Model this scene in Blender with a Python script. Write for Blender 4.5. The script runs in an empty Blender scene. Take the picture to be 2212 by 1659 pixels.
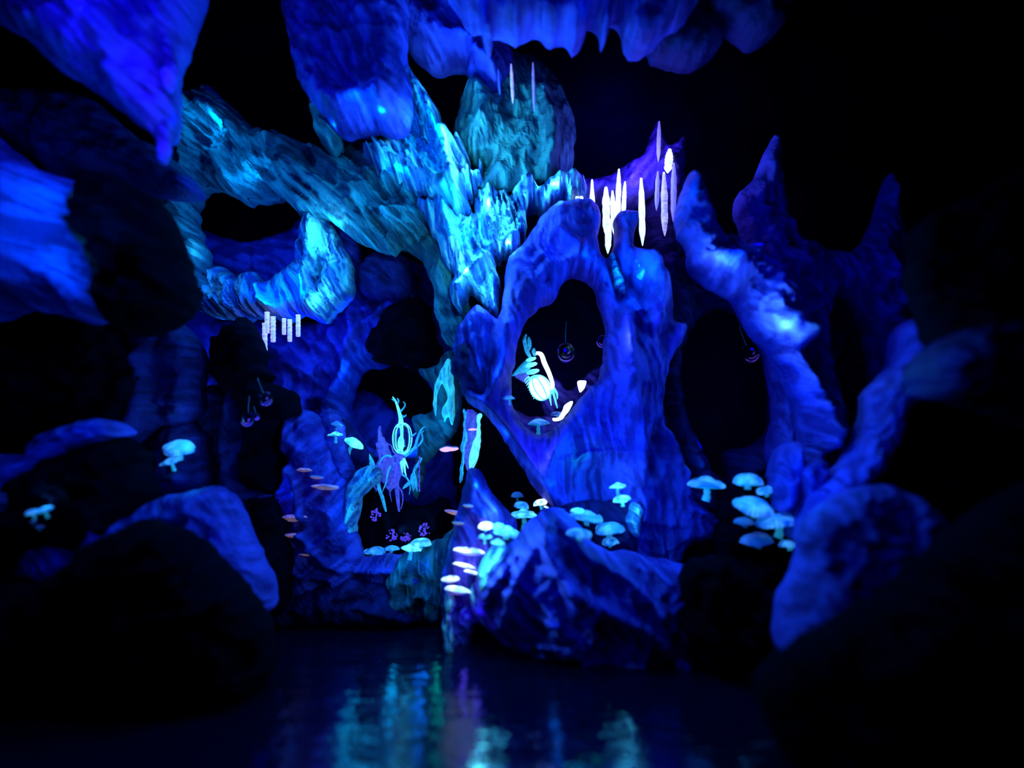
import bpy, math, random
import numpy as np
from mathutils import Vector, Matrix, Euler
from mathutils.bvhtree import BVHTree

random.seed(7)
RNG = np.random.RandomState(11)
C = bpy.context.scene.collection
W, H = 2212.0, 1659.0
LENS, SENSOR = 26.0, 36.0
F = W * LENS / SENSOR
CAM_Z = 1.2
HORIZON = 950.0
PITCH = math.atan((HORIZON - H / 2) / F)
CAM = Vector((0, 0, CAM_Z))

# ------------------------------------------------------------------ camera
cd = bpy.data.cameras.new('camera')
cam = bpy.data.objects.new('camera', cd)
C.objects.link(cam)
cam.location = CAM
cam.rotation_euler = (math.pi / 2 + PITCH, 0, 0)
cd.lens = LENS
cd.sensor_width = SENSOR
cd.clip_end = 100
cd.dof.use_dof = True
cd.dof.focus_distance = 5.15
cd.dof.aperture_fstop = 0.26
bpy.context.scene.camera = cam
CP, SP = math.cos(PITCH), math.sin(PITCH)


def P(px, py, d):
    """point at world depth y=d that the photo shows at (px, py)"""
    u = (px - W / 2) / F
    v = -(py - H / 2) / F
    yy = CP - v * SP
    zz = SP + v * CP
    return Vector((u / yy * d, d, CAM_Z + zz / yy * d))


def S(px, d):
    return px / F * d


# ------------------------------------------------------------------ noise
_T = RNG.rand(256, 256)


def vnoise(x, y):
    x = np.asarray(x, float); y = np.asarray(y, float)
    xi = np.floor(x).astype(int); yi = np.floor(y).astype(int)
    fx = x - xi; fy = y - yi
    fx = fx * fx * fx * (fx * (fx * 6 - 15) + 10); fy = fy * fy * fy * (fy * (fy * 6 - 15) + 10)
    a = _T[xi & 255, yi & 255]; b = _T[(xi + 1) & 255, yi & 255]
    c = _T[xi & 255, (yi + 1) & 255]; d = _T[(xi + 1) & 255, (yi + 1) & 255]
    return (a * (1 - fx) + b * fx) * (1 - fy) + (c * (1 - fx) + d * fx) * fy


def fbm(x, y, o=4):
    s = 0; a = .5; t = 0
    for i in range(o):
        s = s + a * vnoise(x * 2 ** i + 17.3 * i, y * 2 ** i + 9.1 * i); t += a; a *= .5
    return s / t


def ridged(x, y, o=3):
    s = 0; a = .5; t = 0
    for i in range(o):
        n = vnoise(x * 2 ** i + 31.7 * i, y * 2 ** i + 3.3 * i)
        s = s + a * (1 - np.abs(2 * n - 1)) ** 1.5; t += a; a *= .5
    return s / t


# ------------------------------------------------------------------ materials
def new_mat(name):
    m = bpy.data.materials.new(name)
    m.use_nodes = True
    nt = m.node_tree
    return m, nt, nt.nodes['Principled BSDF'], nt.links


def rock_mat(name, c1, c2, rough=.6, scale=2.2, bump=.5, fine=14, spec=.35, stretch=(1, 1, 1), streak=.28, grainbump=.5):
    m, nt, b, L = new_mat(name)
    tc = nt.nodes.new('ShaderNodeTexCoord')
    mp = nt.nodes.new('ShaderNodeMapping'); mp.inputs['Scale'].default_value = stretch
    L.new(tc.outputs['Object'], mp.inputs[0])
    n1 = nt.nodes.new('ShaderNodeTexNoise'); n1.inputs['Scale'].default_value = scale
    n1.inputs['Detail'].default_value = 7; n1.inputs['Roughness'].default_value = .62
    n1.inputs['Distortion'].default_value = .6
    L.new(mp.outputs[0], n1.inputs['Vector'])
    r = nt.nodes.new('ShaderNodeValToRGB')
    r.color_ramp.elements[0].position = .36; r.color_ramp.elements[0].color = (*c1, 1)
    r.color_ramp.elements[1].position = .64; r.color_ramp.elements[1].color = (*c2, 1)
    at = nt.nodes.new('ShaderNodeAttribute'); at.attribute_name = 'grain'
    mm = nt.nodes.new('ShaderNodeMath'); mm.operation = 'MULTIPLY_ADD'
    mm.inputs[1].default_value = streak; mm.inputs[2].default_value = -.5 * streak
    L.new(at.outputs['Fac'], mm.inputs[0])
    ad = nt.nodes.new('ShaderNodeMath'); ad.operation = 'ADD'
    L.new(n1.outputs[0], ad.inputs[0]); L.new(mm.outputs[0], ad.inputs[1])
    L.new(ad.outputs[0], r.inputs[0]); L.new(r.outputs[0], b.inputs['Base Color'])
    n2 = nt.nodes.new('ShaderNodeTexNoise'); n2.inputs['Scale'].default_value = fine
    n2.inputs['Detail'].default_value = 6; n2.inputs['Roughness'].default_value = .6
    L.new(mp.outputs[0], n2.inputs['Vector'])
    bp = nt.nodes.new('ShaderNodeBump'); bp.inputs['Strength'].default_value = bump
    bp.inputs['Distance'].default_value = .03
    hg = nt.nodes.new('ShaderNodeMath'); hg.operation = 'MULTIPLY_ADD'; hg.inputs[1].default_value = grainbump
    L.new(at.outputs['Fac'], hg.inputs[0]); L.new(n2.outputs[0], hg.inputs[2])
    L.new(hg.outputs[0], bp.inputs['Height']); L.new(bp.outputs[0], b.inputs['Normal'])
    b.inputs['Roughness'].default_value = rough
    b.inputs['Specular IOR Level'].default_value = spec
    return m


def glow_mat(name, base, em, strength, rough=.5, noise=.35, scale=30, stretch=(1, 1, 1)):
    """fluorescent surface, or light painted as emission: gives off light of its own, mottled"""
    m, nt, b, L = new_mat(name)
    tc = nt.nodes.new('ShaderNodeTexCoord')
    mp = nt.nodes.new('ShaderNodeMapping'); mp.inputs['Scale'].default_value = stretch
    L.new(tc.outputs['Object'], mp.inputs[0])
    n = nt.nodes.new('ShaderNodeTexNoise'); n.inputs['Scale'].default_value = scale; n.inputs['Detail'].default_value = 4
    L.new(mp.outputs[0], n.inputs['Vector'])
    mr = nt.nodes.new('ShaderNodeMapRange')
    mr.inputs['From Min'].default_value = .3; mr.inputs['From Max'].default_value = .7
    mr.inputs['To Min'].default_value = strength * (1 - noise); mr.inputs['To Max'].default_value = strength * (1 + noise)
    L.new(n.outputs[0], mr.inputs['Value']); L.new(mr.outputs[0], b.inputs['Emission Strength'])
    b.inputs['Base Color'].default_value = (*base, 1)
    b.inputs['Emission Color'].default_value = (*em, 1)
    b.inputs['Roughness'].default_value = rough
    b.inputs['Specular IOR Level'].default_value = .3
    return m


M = {}
M['blue'] = rock_mat('blue_grey_rock', (.06, .02, .30), (.17, .085, .74), bump=.8, scale=3.0, spec=.12, streak=.4)
M['navy'] = rock_mat('shaded_blue_rock', (.012, .004, .06), (.04, .018, .18), bump=.8, spec=.08)  # darkened copy of the blue rock, dimness put into the colour
M['black'] = rock_mat('unlit_black_rock', (.0015, .001, .005), (.004, .003, .011), rough=.85, spec=.01)  # shade on unlit rocks put into the colour
M['teal'] = rock_mat('teal_stained_rock', (.03, .09, .15), (.10, .32, .38), scale=4, bump=.9, streak=.5, grainbump=1.2)
M['pale'] = rock_mat('pale_lit_rock', (.08, .16, .55), (.50, .70, .92), scale=5, bump=1.0, streak=.75, grainbump=1.6)  # paler rock copy, brightness of lit ridges put into the colour
M['shell'] = rock_mat('cave_shell_rock', (.01, .012, .02), (.03, .035, .05), rough=.8, spec=.1)
def cap_mat(name, base, em, strength, noise=.5):
    m = glow_mat(name, base, em, strength, noise=noise, scale=1.6)
    nt = m.node_tree; L = nt.links; b = nt.nodes['Principled BSDF']
    tc = [n for n in nt.nodes if n.type == 'TEX_COORD'][0]; mr = [n for n in nt.nodes if n.type == 'MAP_RANGE'][0]
    g = nt.nodes.new('ShaderNodeTexGradient'); g.gradient_type = 'RADIAL'; L.new(tc.outputs['Object'], g.inputs[0])
    k = nt.nodes.new('ShaderNodeMath'); k.operation = 'MULTIPLY'; k.inputs[1].default_value = 6.2832 * 26; L.new(g.outputs['Fac'], k.inputs[0])
    si = nt.nodes.new('ShaderNodeMath'); si.operation = 'SINE'; L.new(k.outputs[0], si.inputs[0])
    ma = nt.nodes.new('ShaderNodeMath'); ma.operation = 'MULTIPLY_ADD'; ma.inputs[1].default_value = .28; ma.inputs[2].default_value = .85; L.new(si.outputs[0], ma.inputs[0])
    mu = nt.nodes.new('ShaderNodeMath'); mu.operation = 'MULTIPLY'; L.new(ma.outputs[0], mu.inputs[0]); L.new(mr.outputs[0], mu.inputs[1])
    L.new(mu.outputs[0], b.inputs['Emission Strength'])
    oi = nt.nodes.new('ShaderNodeObjectInfo')
    va = nt.nodes.new('ShaderNodeVectorMath'); va.operation = 'ADD'; L.new(tc.outputs['Object'], va.inputs[0])
    sc_ = nt.nodes.new('ShaderNodeMath'); sc_.operation = 'MULTIPLY'; sc_.inputs[1].default_value = 37; L.new(oi.outputs['Random'], sc_.inputs[0])
    L.new(sc_.outputs[0], va.inputs[1])
    n = [q for q in nt.nodes if q.type == 'TEX_NOISE'][0]; L.new(va.outputs[0], n.inputs['Vector'])
    r = nt.nodes.new('ShaderNodeValToRGB'); L.new(n.outputs[0], r.inputs[0])
    r.color_ramp.elements[0].position = .38; r.color_ramp.elements[0].color = (em[0] * .25, em[1] * .38, em[2], 1)
    r.color_ramp.elements[1].position = .6; r.color_ramp.elements[1].color = (min(1, em[0] * 1.2 + .03), min(1, em[1] * 1.5), min(1, em[2] * 1.15), 1)
    L.new(r.outputs[0], b.inputs['Emission Color'])
    return m


M['cap_hi'] = cap_mat('bright_cyan_cap', (.5, .9, .95), (.10, .66, .92), 1.15, noise=.5)
M['cap_mid'] = cap_mat('cyan_cap', (.22, .5, .85), (.01, .21, .78), .75, noise=.8)
M['cap_lo'] = cap_mat('faint_blue_cap', (.2, .4, .7), (.0, .06, .5), .3, noise=.6)
M['cap_white'] = cap_mat('white_violet_cap', (.9, .9, 1), (.60, .75, 1.0), 2.6)
M['cap_violet'] = cap_mat('violet_cap', (.5, .45, .8), (.22, .16, .85), .5)
M['gill_hi'] = glow_mat('cyan_gills', (.2, .4, .5), (.0, .38, .62), .42)
M['gill_lo'] = glow_mat('dim_gills', (.1, .2, .4), (.0, .08, .35), .25)
M['warm'] = glow_mat('pinkish_pores', (.7, .45, .5), (.5, .30, .42), .55)
M['warm_lo'] = glow_mat('dull_pinkish_pores', (.5, .33, .36), (.26, .15, .25), .4)
M['stem'] = glow_mat('pale_cyan_stem', (.4, .7, .8), (.02, .36, .65), .35)
M['stem_lo'] = glow_mat('dim_blue_stem', (.15, .3, .5), (.0, .08, .32), .25)
M['ice_white'] = glow_mat('white_lit_icicle', (.85, .95, 1), (.60, .86, 1.0), 1.5, scale=60, stretch=(1, 1, .4))
M['ice_violet'] = glow_mat('violet_lit_icicle', (.5, .5, 1), (.20, .17, 1.0), .75, scale=60, stretch=(1, 1, .4))
M['ice_lilac'] = glow_mat('lilac_lit_icicle', (.7, .7, 1), (.42, .40, 1.0), .85, scale=70, noise=.6, stretch=(.3, .3, 1))
M['ice_blue'] = glow_mat('blue_lit_icicle', (.2, .3, 1), (.03, .05, .9), .5, scale=40)
M['flow_glow'] = glow_mat('self_lit_cyan_flowstone', (.3, .8, .9), (.02, .55, .75), .6, scale=55, noise=1.0, stretch=(1, 1, .35))  # lamplight on the flowstone sheet put in as emission
M['coral'] = glow_mat('cyan_root_bark', (.3, .7, .9), (.01, .38, .8), .5, scale=60, noise=1.0)
M['coral_v'] = glow_mat('violet_root_bark', (.25, .2, .8), (.07, .06, .65), .42, scale=45, noise=1.0)
M['hot'] = glow_mat('white_hot_lantern', (1, 1, 1), (.70, .98, 1.0), 2.2, noise=.1)
M['hotrib'] = glow_mat('cyan_white_rib', (.7, 1, 1), (.12, .85, 1.0), 1.1, noise=.4)
M['bead'] = glow_mat('violet_beads', (.3, .2, .8), (.12, .03, .7), .5)
M['rim'] = glow_mat('violet_rim_reflection', (.3, .3, 1), (.12, .05, .70), .45, noise=.9, scale=25)  # light reflected at the glass rims, painted as emission


def glass_mat(name, col, rough=.03, em=None, es=0.0):
    m, nt, b, L = new_mat(name)
    b.inputs['Base Color'].default_value = (*col, 1)
    b.inputs['Transmission Weight'].default_value = 1
    b.inputs['Roughness'].default_value = rough
    b.inputs['IOR'].default_value = 1.3
    return m


M['glass'] = glass_mat('clear_glass', (.75, .9, 1))

m, nt, b, L = new_mat('dark_rippled_water')
b.inputs['Base Color'].default_value = (.0015, .003, .02, 1)
b.inputs['Roughness'].default_value = .07
b.inputs['IOR'].default_value = 1.33
b.inputs['Specular IOR Level'].default_value = .9
tc = nt.nodes.new('ShaderNodeTexCoord'); mp = nt.nodes.new('ShaderNodeMapping')
mp.inputs['Scale'].default_value = (1.0, 2.2, 1)
n1 = nt.nodes.new('ShaderNodeTexNoise'); n1.inputs['Scale'].default_value = 6; n1.inputs['Detail'].default_value = 4
bp = nt.nodes.new('ShaderNodeBump'); bp.inputs['Strength'].default_value = .38; bp.inputs['Distance'].default_value = .03
L.new(tc.outputs['Object'], mp.inputs[0]); L.new(mp.outputs[0], n1.inputs['Vector'])
L.new(n1.outputs[0], bp.inputs['Height']); L.new(bp.outputs[0], b.inputs['Normal'])
M['water'] = m


# ------------------------------------------------------------------ object helpers
def tag(o, label=None, cat=None, group=None, kind=None):
    if label: o['label'] = label
    if cat: o['category'] = cat
    if group: o['group'] = group
    if kind: o['kind'] = kind
    return o


def mesh_obj(name, verts, faces, mat, parent=None, smooth=True):
    me = bpy.data.meshes.new(name)
    me.from_pydata([tuple(v) for v in verts], [], faces)
    me.update()
    if smooth:
        me.polygons.foreach_set('use_smooth', [True] * len(me.polygons))
    me.materials.append(mat)
    o = bpy.data.objects.new(name, me)
    C.objects.link(o)
    if parent: o.parent = parent
    return o


def empty(name, loc=(0, 0, 0)):
    o = bpy.data.objects.new(name, None)
    C.objects.link(o); o.location = loc; o.empty_display_size = .05
    return o


def smooth_poly(pts, n=9):
    pts = np.array(pts, float); k = len(pts); out = []
    for i in range(k):
        p0, p1, p2, p3 = pts[i - 1], pts[i], pts[(i + 1) % k], pts[(i + 2) % k]
        for j in range(n):
            t = j / n
            out.append(.5 * ((2 * p1) + (-p0 + p2) * t + (2 * p0 - 5 * p1 + 4 * p2 - p3) * t * t + (-p0 + 3 * p1 - 3 * p2 + p3) * t ** 3))
    return np.array(out)


def smooth_line(pts, n=6):
    pts = np.array(pts, float)
    pts = np.vstack([2 * pts[0] - pts[1], pts, 2 * pts[-1] - pts[-2]])
    out = []
    for i in range(1, len(pts) - 2):
        p0, p1, p2, p3 = pts[i - 1:i + 3]
        for j in range(n):
            t = j / n
            out.append(.5 * ((2 * p1) + (-p0 + p2) * t + (2 * p0 - 5 * p1 + 4 * p2 - p3) * t * t + (-p0 + 3 * p1 - 3 * p2 + p3) * t ** 3))
    out.append(pts[-2])
    return np.array(out)


def seg_dist(X, Y, A, B):
    """distance and closest point from many points to a set of segments"""
    best = np.full(X.shape, 1e18); cx = np.zeros(X.shape); cy = np.zeros(X.shape)
    for (ax, ay), (bx, by) in zip(A, B):
        dx, dy = bx - ax, by - ay
        q = dx * dx + dy * dy + 1e-9
        t = np.clip(((X - ax) * dx + (Y - ay) * dy) / q, 0, 1)
        px, py = ax + t * dx, ay + t * dy
        d = (X - px) ** 2 + (Y - py) ** 2
        m = d < best
        best = np.where(m, d, best); cx = np.where(m, px, cx); cy = np.where(m, py, cy)
    return np.sqrt(best), cx, cy


def inside(X, Y, poly):
    r = np.zeros(X.shape, bool); k = len(poly)
    for i in range(k):
        x1, y1 = poly[i - 1]; x2, y2 = poly[i]
        if y1 == y2: continue
        c = ((y1 > Y) != (y2 > Y)) & (X < (x2 - x1) * (Y - y1) / (y2 - y1) + x1)
        r ^= c
    return r


ROCKS = []


def rock(name, poly, d, T, mat, label, cat='rock', group=None, holes=(), R=45, back=.35, amp=.06, fold=None,
         ridges=(), step=7, rough_edge=5, tilt=(0, 0), lump=90, seed=None, rag=0):
    """A free-standing lump of cave rock. Its outline is at depth d (tilt = metres nearer per 1000 px right / down); it swells
    towards and away from the channel and carries folds (angle, across, along, height) and raised ribs."""
    if mat == 'black': rough_edge = 12; amp = max(amp, .09)
    step = step * .72
    seed = seed if seed is not None else (abs(hash(tuple(map(tuple, poly)))) % 997) * .37
    ol = smooth_poly(poly)
    loops = [ol] + [smooth_poly(h) for h in holes]
    jl = []
    for k, l in enumerate(loops):
        n = fbm(l[:, 0] / 23 + seed, l[:, 1] / 23, 3) - .5
        m2 = fbm(l[:, 0] / 23 + 50 + seed, l[:, 1] / 23, 3) - .5
        l2 = l + np.stack([n, m2], 1) * rough_edge * 2.6
        if rag and fold:
            ra = math.radians(fold[0])
            vv = -l[:, 0] * math.sin(ra) + l[:, 1] * math.cos(ra)
            l2 = l2 + np.outer((vnoise(vv / 5 + seed, l[:, 0] * 0 + 3) - .5) * 2 * rag, [math.cos(ra), math.sin(ra)])
        jl.append(l2)
    loops = jl
    A = np.vstack(loops); B = np.vstack([np.roll(l, -1, 0) for l in loops])
    x0, y0 = A.min(0) - step; x1, y1 = A.max(0) + step
    gx = np.arange(x0, x1 + step, step); gy = np.arange(y0, y1 + step, step)
    X, Y = np.meshgrid(gx, gy)
    ins = inside(X, Y, loops[0])
    for h in loops[1:]:
        ins &= ~inside(X, Y, h)
    dist, cx, cy = seg_dist(X, Y, A, B)
    keep = ins[:-1, :-1] | ins[1:, :-1] | ins[:-1, 1:] | ins[1:, 1:]
    use = np.zeros(X.shape, bool)
    use[:-1, :-1] |= keep; use[1:, :-1] |= keep; use[:-1, 1:] |= keep; use[1:, 1:] |= keep
    out = use & ~ins
    X = np.where(out, cx, X); Y = np.where(out, cy, Y); dist = np.where(out, 0, dist)
    t = np.clip(dist / R, 0, 1)
    prof = np.sqrt(np.clip(1 - (1 - t) ** 2, 0, 1))
    e = np.clip(dist / 18, 0, 1)
    mk = np.clip((fbm(X / 75 + seed * 3, Y / 75 + 7, 2) - .38) * 4, 0, 1)
    e2 = np.clip(dist / 40, 0, 1)
    wx = (fbm(X / 60 + seed, Y / 60 + 40, 2) - .5) * 1.4
    h = T * .8 * prof + e2 * amp * 2.9 * (ridged(X / lump + seed + wx, Y / lump + wx, 3) - .45) + e * amp * 1.2 * (fbm(X / 26 + seed, Y / 26, 3) - .5)
    h = h * (1 - .0 * mk)
    if fold:
        a, wa, wl, fh = fold
        a = math.radians(a)
        u = X * math.cos(a) + Y * math.sin(a); v = -X * math.sin(a) + Y * math.cos(a)
        w = (fbm(X / 120 + seed, Y / 120, 2) - .5) * 1.6
        h = h + e * (.25 + .75 * mk) * fh * (ridged(v / wa + w + seed, u / wl, 3) - .4)
    if fold:
        a, wa, wl, fh = fold
    else:
        c0 = np.mean(np.array(poly), 0)
        a, wa, wl, fh = math.degrees(math.atan2(c0[1] - 740, c0[0] - 1010)), 34, 200, .035
    ar = math.radians(a)
    u = X * math.cos(ar) + Y * math.sin(ar); v = -X * math.sin(ar) + Y * math.cos(ar)
    w = (fbm(X / 90 + seed + 5, Y / 90, 2) - .5) * 2.2
    h = h + e * mk * fh * .4 * (ridged(v / (wa * .45) + w * 1.5 + seed * 2, u / (wl * .6), 2) - .4)
    G = np.clip((fbm(v / 8 + w * 2.5 + seed, u / 40, 4) - .5) * 2.2 + .5, 0, 1)
    if not fold:
        h = h + e * fh * (ridged(v / wa + w + seed, u / wl, 3) - .4)
    for pl, wd, hh in ridges:
        hh = hh * 1.5
        sl = smooth_line(pl)
        dd, _, _ = seg_dist(X, Y, sl[:-1], sl[1:])
        h = h + e * hh * np.exp(-(dd / wd) ** 2)
    hb = back * prof
    xm, ym = (x0 + x1) / 2, (y0 + y1) / 2
    D = d - tilt[0] * (X - xm) / 1000 - tilt[1] * (Y - ym) / 1000
    U = (X - W / 2) / F; V = -(Y - H / 2) / F
    yy = CP - V * SP; zz = SP + V * CP
    PX = U / yy * D; PZ = CAM_Z + zz / yy * D
    idx = -np.ones(X.shape, int)
    ii = np.argwhere(use)
    verts = []
    for n, (r, c) in enumerate(ii):
        idx[r, c] = n
    r, c = ii[:, 0], ii[:, 1]
    front = np.stack([PX[r, c], D[r, c] - h[r, c], PZ[r, c]], 1)
    rim = out[r, c]
    bidx = {}
    backv = []
    for n in range(len(ii)):
        if rim[n]:
            bidx[n] = n
            front[n, 1] = D[r[n], c[n]]
        else:
            bidx[n] = len(ii) + len(backv)
            backv.append((front[n, 0], D[r[n], c[n]] + hb[r[n], c[n]], front[n, 2]))
    verts = np.vstack([front, np.array(backv)]) if backv else front
    faces = []
    for (a, b_) in np.argwhere(keep):
        q = (idx[a, b_], idx[a + 1, b_], idx[a + 1, b_ + 1], idx[a, b_ + 1])
        faces.append(q)
        bq = tuple(bidx[k] for k in reversed(q))
        if len(set(bq) & set(q)) < 4:
            faces.append(bq)
    ctr = verts.mean(0)
    gr = np.concatenate([G[r, c], np.full(len(backv), .5)])
    o = mesh_obj(name, verts - ctr, faces, M[mat] if isinstance(mat, str) else mat)
    o.location = ctr
    ga = o.data.attributes.new('grain', 'FLOAT', 'POINT')
    ga.data.foreach_set('value', gr.astype(np.float32))
    tag(o, label, cat, group)
    ROCKS.append((verts, faces, o))
    return o


# ------------------------------------------------------------------ tubes, lathes
def tube_data(pts, radii, n=8, closed_ends=True):
    pts = [Vector(p) for p in pts]
    verts, faces = [], []
    up = Vector((.3, 1, .2)).normalized()
    for i, p in enumerate(pts):
        t = (pts[min(i + 1, len(pts) - 1)] - pts[max(i - 1, 0)]).normalized()
        a = t.cross(up)
        if a.length < 1e-3: a = t.cross(Vector((1, 0, 0)))
        a.normalize(); b_ = t.cross(a)
        r = radii[i] if hasattr(radii, '__len__') else radii
        for k in range(n):
            an = 2 * math.pi * k / n
            verts.append(p + (a * math.cos(an) + b_ * math.sin(an)) * r)
    for i in range(len(pts) - 1):
        for k in range(n):
            faces.append((i * n + k, i * n + (k + 1) % n, (i + 1) * n + (k + 1) % n, (i + 1) * n + k))
    if closed_ends:
        faces.append(tuple(reversed(range(n))))
        faces.append(tuple(range((len(pts) - 1) * n, len(pts) * n)))
    return verts, faces


class MB:
    def __init__(s): s.v, s.f = [], []

    def add(s, vf, mtx=None):
        v, f = vf; k = len(s.v)
        s.v += [tuple(mtx @ Vector(p)) if mtx else tuple(p) for p in v]
        s.f += [tuple(i + k for i in q) for q in f]
        return s

    def build(s, name, mat, parent=None): return mesh_obj(name, s.v, s.f, M[mat], parent)


def lathe(profile, n=28, fr=None):
    """profile: (r, z) list; fr(angle, i) -> radius factor, z offset"""
    v, f = [], []
    for i, (r, z) in enumerate(profile):
        for k in range(n):
            a = 2 * math.pi * k / n
            g, dz = fr(a, i) if fr else (1, 0)
            v.append((r * g * math.cos(a), r * g * math.sin(a), z + dz))
    m_ = len(profile)
    for i in range(m_ - 1):
        for k in range(n):
            f.append((i * n + k, i * n + (k + 1) % n, (i + 1) * n + (k + 1) % n, (i + 1) * n + k))
    return v, f


def px_tube(pts, r, d, n=8, sub=5):
    """tube whose centre line runs through photo points (px, py[, depth offset]) at depth d; radii in px"""
    P3 = [(p[0], p[1], p[2] if len(p) > 2 else 0) for p in pts]
    sl = smooth_line(P3, sub)
    rr = np.interp(np.linspace(0, 1, len(sl)), np.linspace(0, 1, len(r)), r) if hasattr(r, '__len__') else [r] * len(sl)
    return tube_data([P(x, y, d + z) for x, y, z in sl], [S(q, d) for q in rr], n)

# ------------------------------------------------------------------ the shell of the cave
def shell(name, uv, nu, nv, mat, amp=.25, kind='structure', solid=None):
    """a lumpy rock surface; uv(s, t) -> (point, normal)"""
    v, f = [], []
    for j in range(nv + 1):
        for i in range(nu + 1):
            p, n = uv(i / nu, j / nv)
            k = float(fbm(i * .23 + 3, j * .23 + 8, 4) - .5) * 2 * amp
            v.append(Vector(p) + Vector(n) * k)
    for j in range(nv):
        for i in range(nu):
            a = j * (nu + 1) + i
            f.append((a, a + 1, a + nu + 2, a + nu + 1))
    o = mesh_obj(name, v, f, M[mat])
    o['kind'] = kind
    return o


shell('wall_back', lambda s, t: ((-8 + 16 * s, 8.8 - .8 * math.sin(s * 3.1), -.6 + 8 * t), (0, -1, 0)), 70, 40, 'shell', .35)
shell('wall_left', lambda s, t: ((-3.4 - 3.2 * s, -1.0 + 10.5 * s, -.6 + 8 * t), (1, .2, 0)), 50, 36, 'shell', .3)
shell('wall_right', lambda s, t: ((3.4 + 3.2 * s, -1.0 + 10.5 * s, -.6 + 8 * t), (-1, .2, 0)), 50, 36, 'shell', .3)
shell('ceiling', lambda s, t: ((-7.5 + 15 * s, -1.0 + 10.5 * t, 4.1 + 2.6 * t), (0, 0, -1)), 60, 50, 'shell', .3)
shell('floor', lambda s, t: ((-7.5 + 15 * s, -1.0 + 10.5 * t, -.55), (0, 0, 1)), 40, 30, 'shell', .08)
v, f = [], []
nx, ny = 100, 110
for j in range(ny + 1):
    for i in range(nx + 1):
        x = -6 + 12 * i / nx; y = .2 + 8.2 * j / ny
        v.append((x, y, (float(vnoise(x * 2.3 + 9, y * 5)) - .5) * .012))
for j in range(ny):
    for i in range(nx):
        a = j * (nx + 1) + i
        f.append((a, a + 1, a + nx + 2, a + nx + 1))
o = mesh_obj('channel_water', v, f, M['water'])
tag(o, 'dark rippled water of the channel filling the bottom of the cave', 'water', kind='stuff')

# ------------------------------------------------------------------ the rocks
# upper left
rock('flowstone_curtain', [(-90, -90), (200, -95), (425, -90), (400, 60), (375, 130), (372, 220), (352, 300), (300, 268), (210, 200), (130, 150), (50, 78), (-90, -10)],
     3.7, .25, 'blue', 'bright violet-blue rock curtain sweeping down from the top left corner', 'rock', R=90, amp=.05,
     fold=(40, 52, 420, .12), ridges=[([(285, -80), (290, 80), (300, 200), (318, 280)], 16, .08), ([(0, 20), (80, 60), (170, 120)], 22, .05), ([(130, -60), (240, 60), (300, 150)], 20, .06)])
rock('hanging_rock', [(352, 80), (374, 85), (378, 150), (372, 198), (355, 190), (350, 130)], 3.62, .04, 'blue',
     'short violet-blue rock finger hanging under the edge of the top left curtain', 'rock', 'rock fingers under the left curtain', R=10, back=.06, step=4)
rock('hanging_rock', [(336, 255), (360, 262), (365, 310), (358, 350), (341, 338), (338, 290)], 3.66, .04, 'blue',
     'violet-tipped rock finger hanging lowest below the top left curtain', 'rock', 'rock fingers under the left curtain', R=10, back=.06, step=4)
rock('rock_ledge', [(-90, 190), (60, 205), (200, 222), (300, 300), (355, 330), (420, 395), (400, 425), (300, 412), (190, 405), (120, 380), (60, 330), (-90, 260)],
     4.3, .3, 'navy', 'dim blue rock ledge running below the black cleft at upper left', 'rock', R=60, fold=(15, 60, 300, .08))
rock('boulder', [(-90, 260), (20, 318), (90, 372), (165, 395), (195, 440), (184, 500), (226, 590), (238, 640), (226, 688), (192, 698), (140, 682), (60, 668), (-90, 665)],
     3.95, .35, 'blue', 'big azure-lit boulder at the left edge with a bright vertical streak', 'rock', R=90, amp=.025, fold=(20, 150, 300, .04),
     ridges=[([(115, 395), (112, 480), (118, 560), (100, 625)], 26, .14)])
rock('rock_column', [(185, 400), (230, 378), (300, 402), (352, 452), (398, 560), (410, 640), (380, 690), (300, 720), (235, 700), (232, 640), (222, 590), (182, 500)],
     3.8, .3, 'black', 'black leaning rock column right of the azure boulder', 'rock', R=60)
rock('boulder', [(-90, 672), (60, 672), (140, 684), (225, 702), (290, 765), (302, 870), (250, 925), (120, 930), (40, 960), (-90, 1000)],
     4.3, .3, 'black', 'huge black mass standing for the dark void under the azure boulder at the left edge', 'rock', R=120)  # dark mass put where there is only a shadowed void
rock('rock_spur', [(262, 700), (330, 655), (420, 740), (428, 830), (412, 905), (345, 928), (292, 977), (262, 935), (286, 860), (285, 780)],
     4.5, .22, 'navy', 'pointed blue rock spur ending in a V above the left alcove', 'rock', R=50, amp=.05, ridges=[([(335, 790), (335, 870), (300, 950)], 18, .09)])
rock('rock_ledge', [(-90, 1000), (60, 982), (75, 955), (125, 925), (215, 905), (252, 938), (200, 958), (130, 985), (75, 1012), (40, 1060), (10, 1110), (-90, 1130)],
     3.95, .14, 'blue', 'veined blue ledge at the left edge above the two small mushrooms', 'rock', R=28, amp=.03, fold=(-14, 17, 160, .06), step=5)
rock('boulder', [(20, 1080), (70, 1010), (170, 960), (250, 943), (305, 985), (325, 1080), (280, 1150), (180, 1180), (60, 1190), (0, 1150)],
     4.1, .3, 'black', 'black boulder behind the smallest glowing mushrooms at far left', 'rock', R=90)
rock('rock_niche', [(290, 970), (345, 925), (412, 910), (445, 960), (450, 1060), (400, 1095), (320, 1100), (285, 1040)],
     4.6, .2, 'navy', 'dark recessed rock bearing the large tilted mushrooms at left', 'rock', R=60,
     ridges=[([(355, 1028), (390, 1042), (425, 1030)], 16, .12)])
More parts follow.
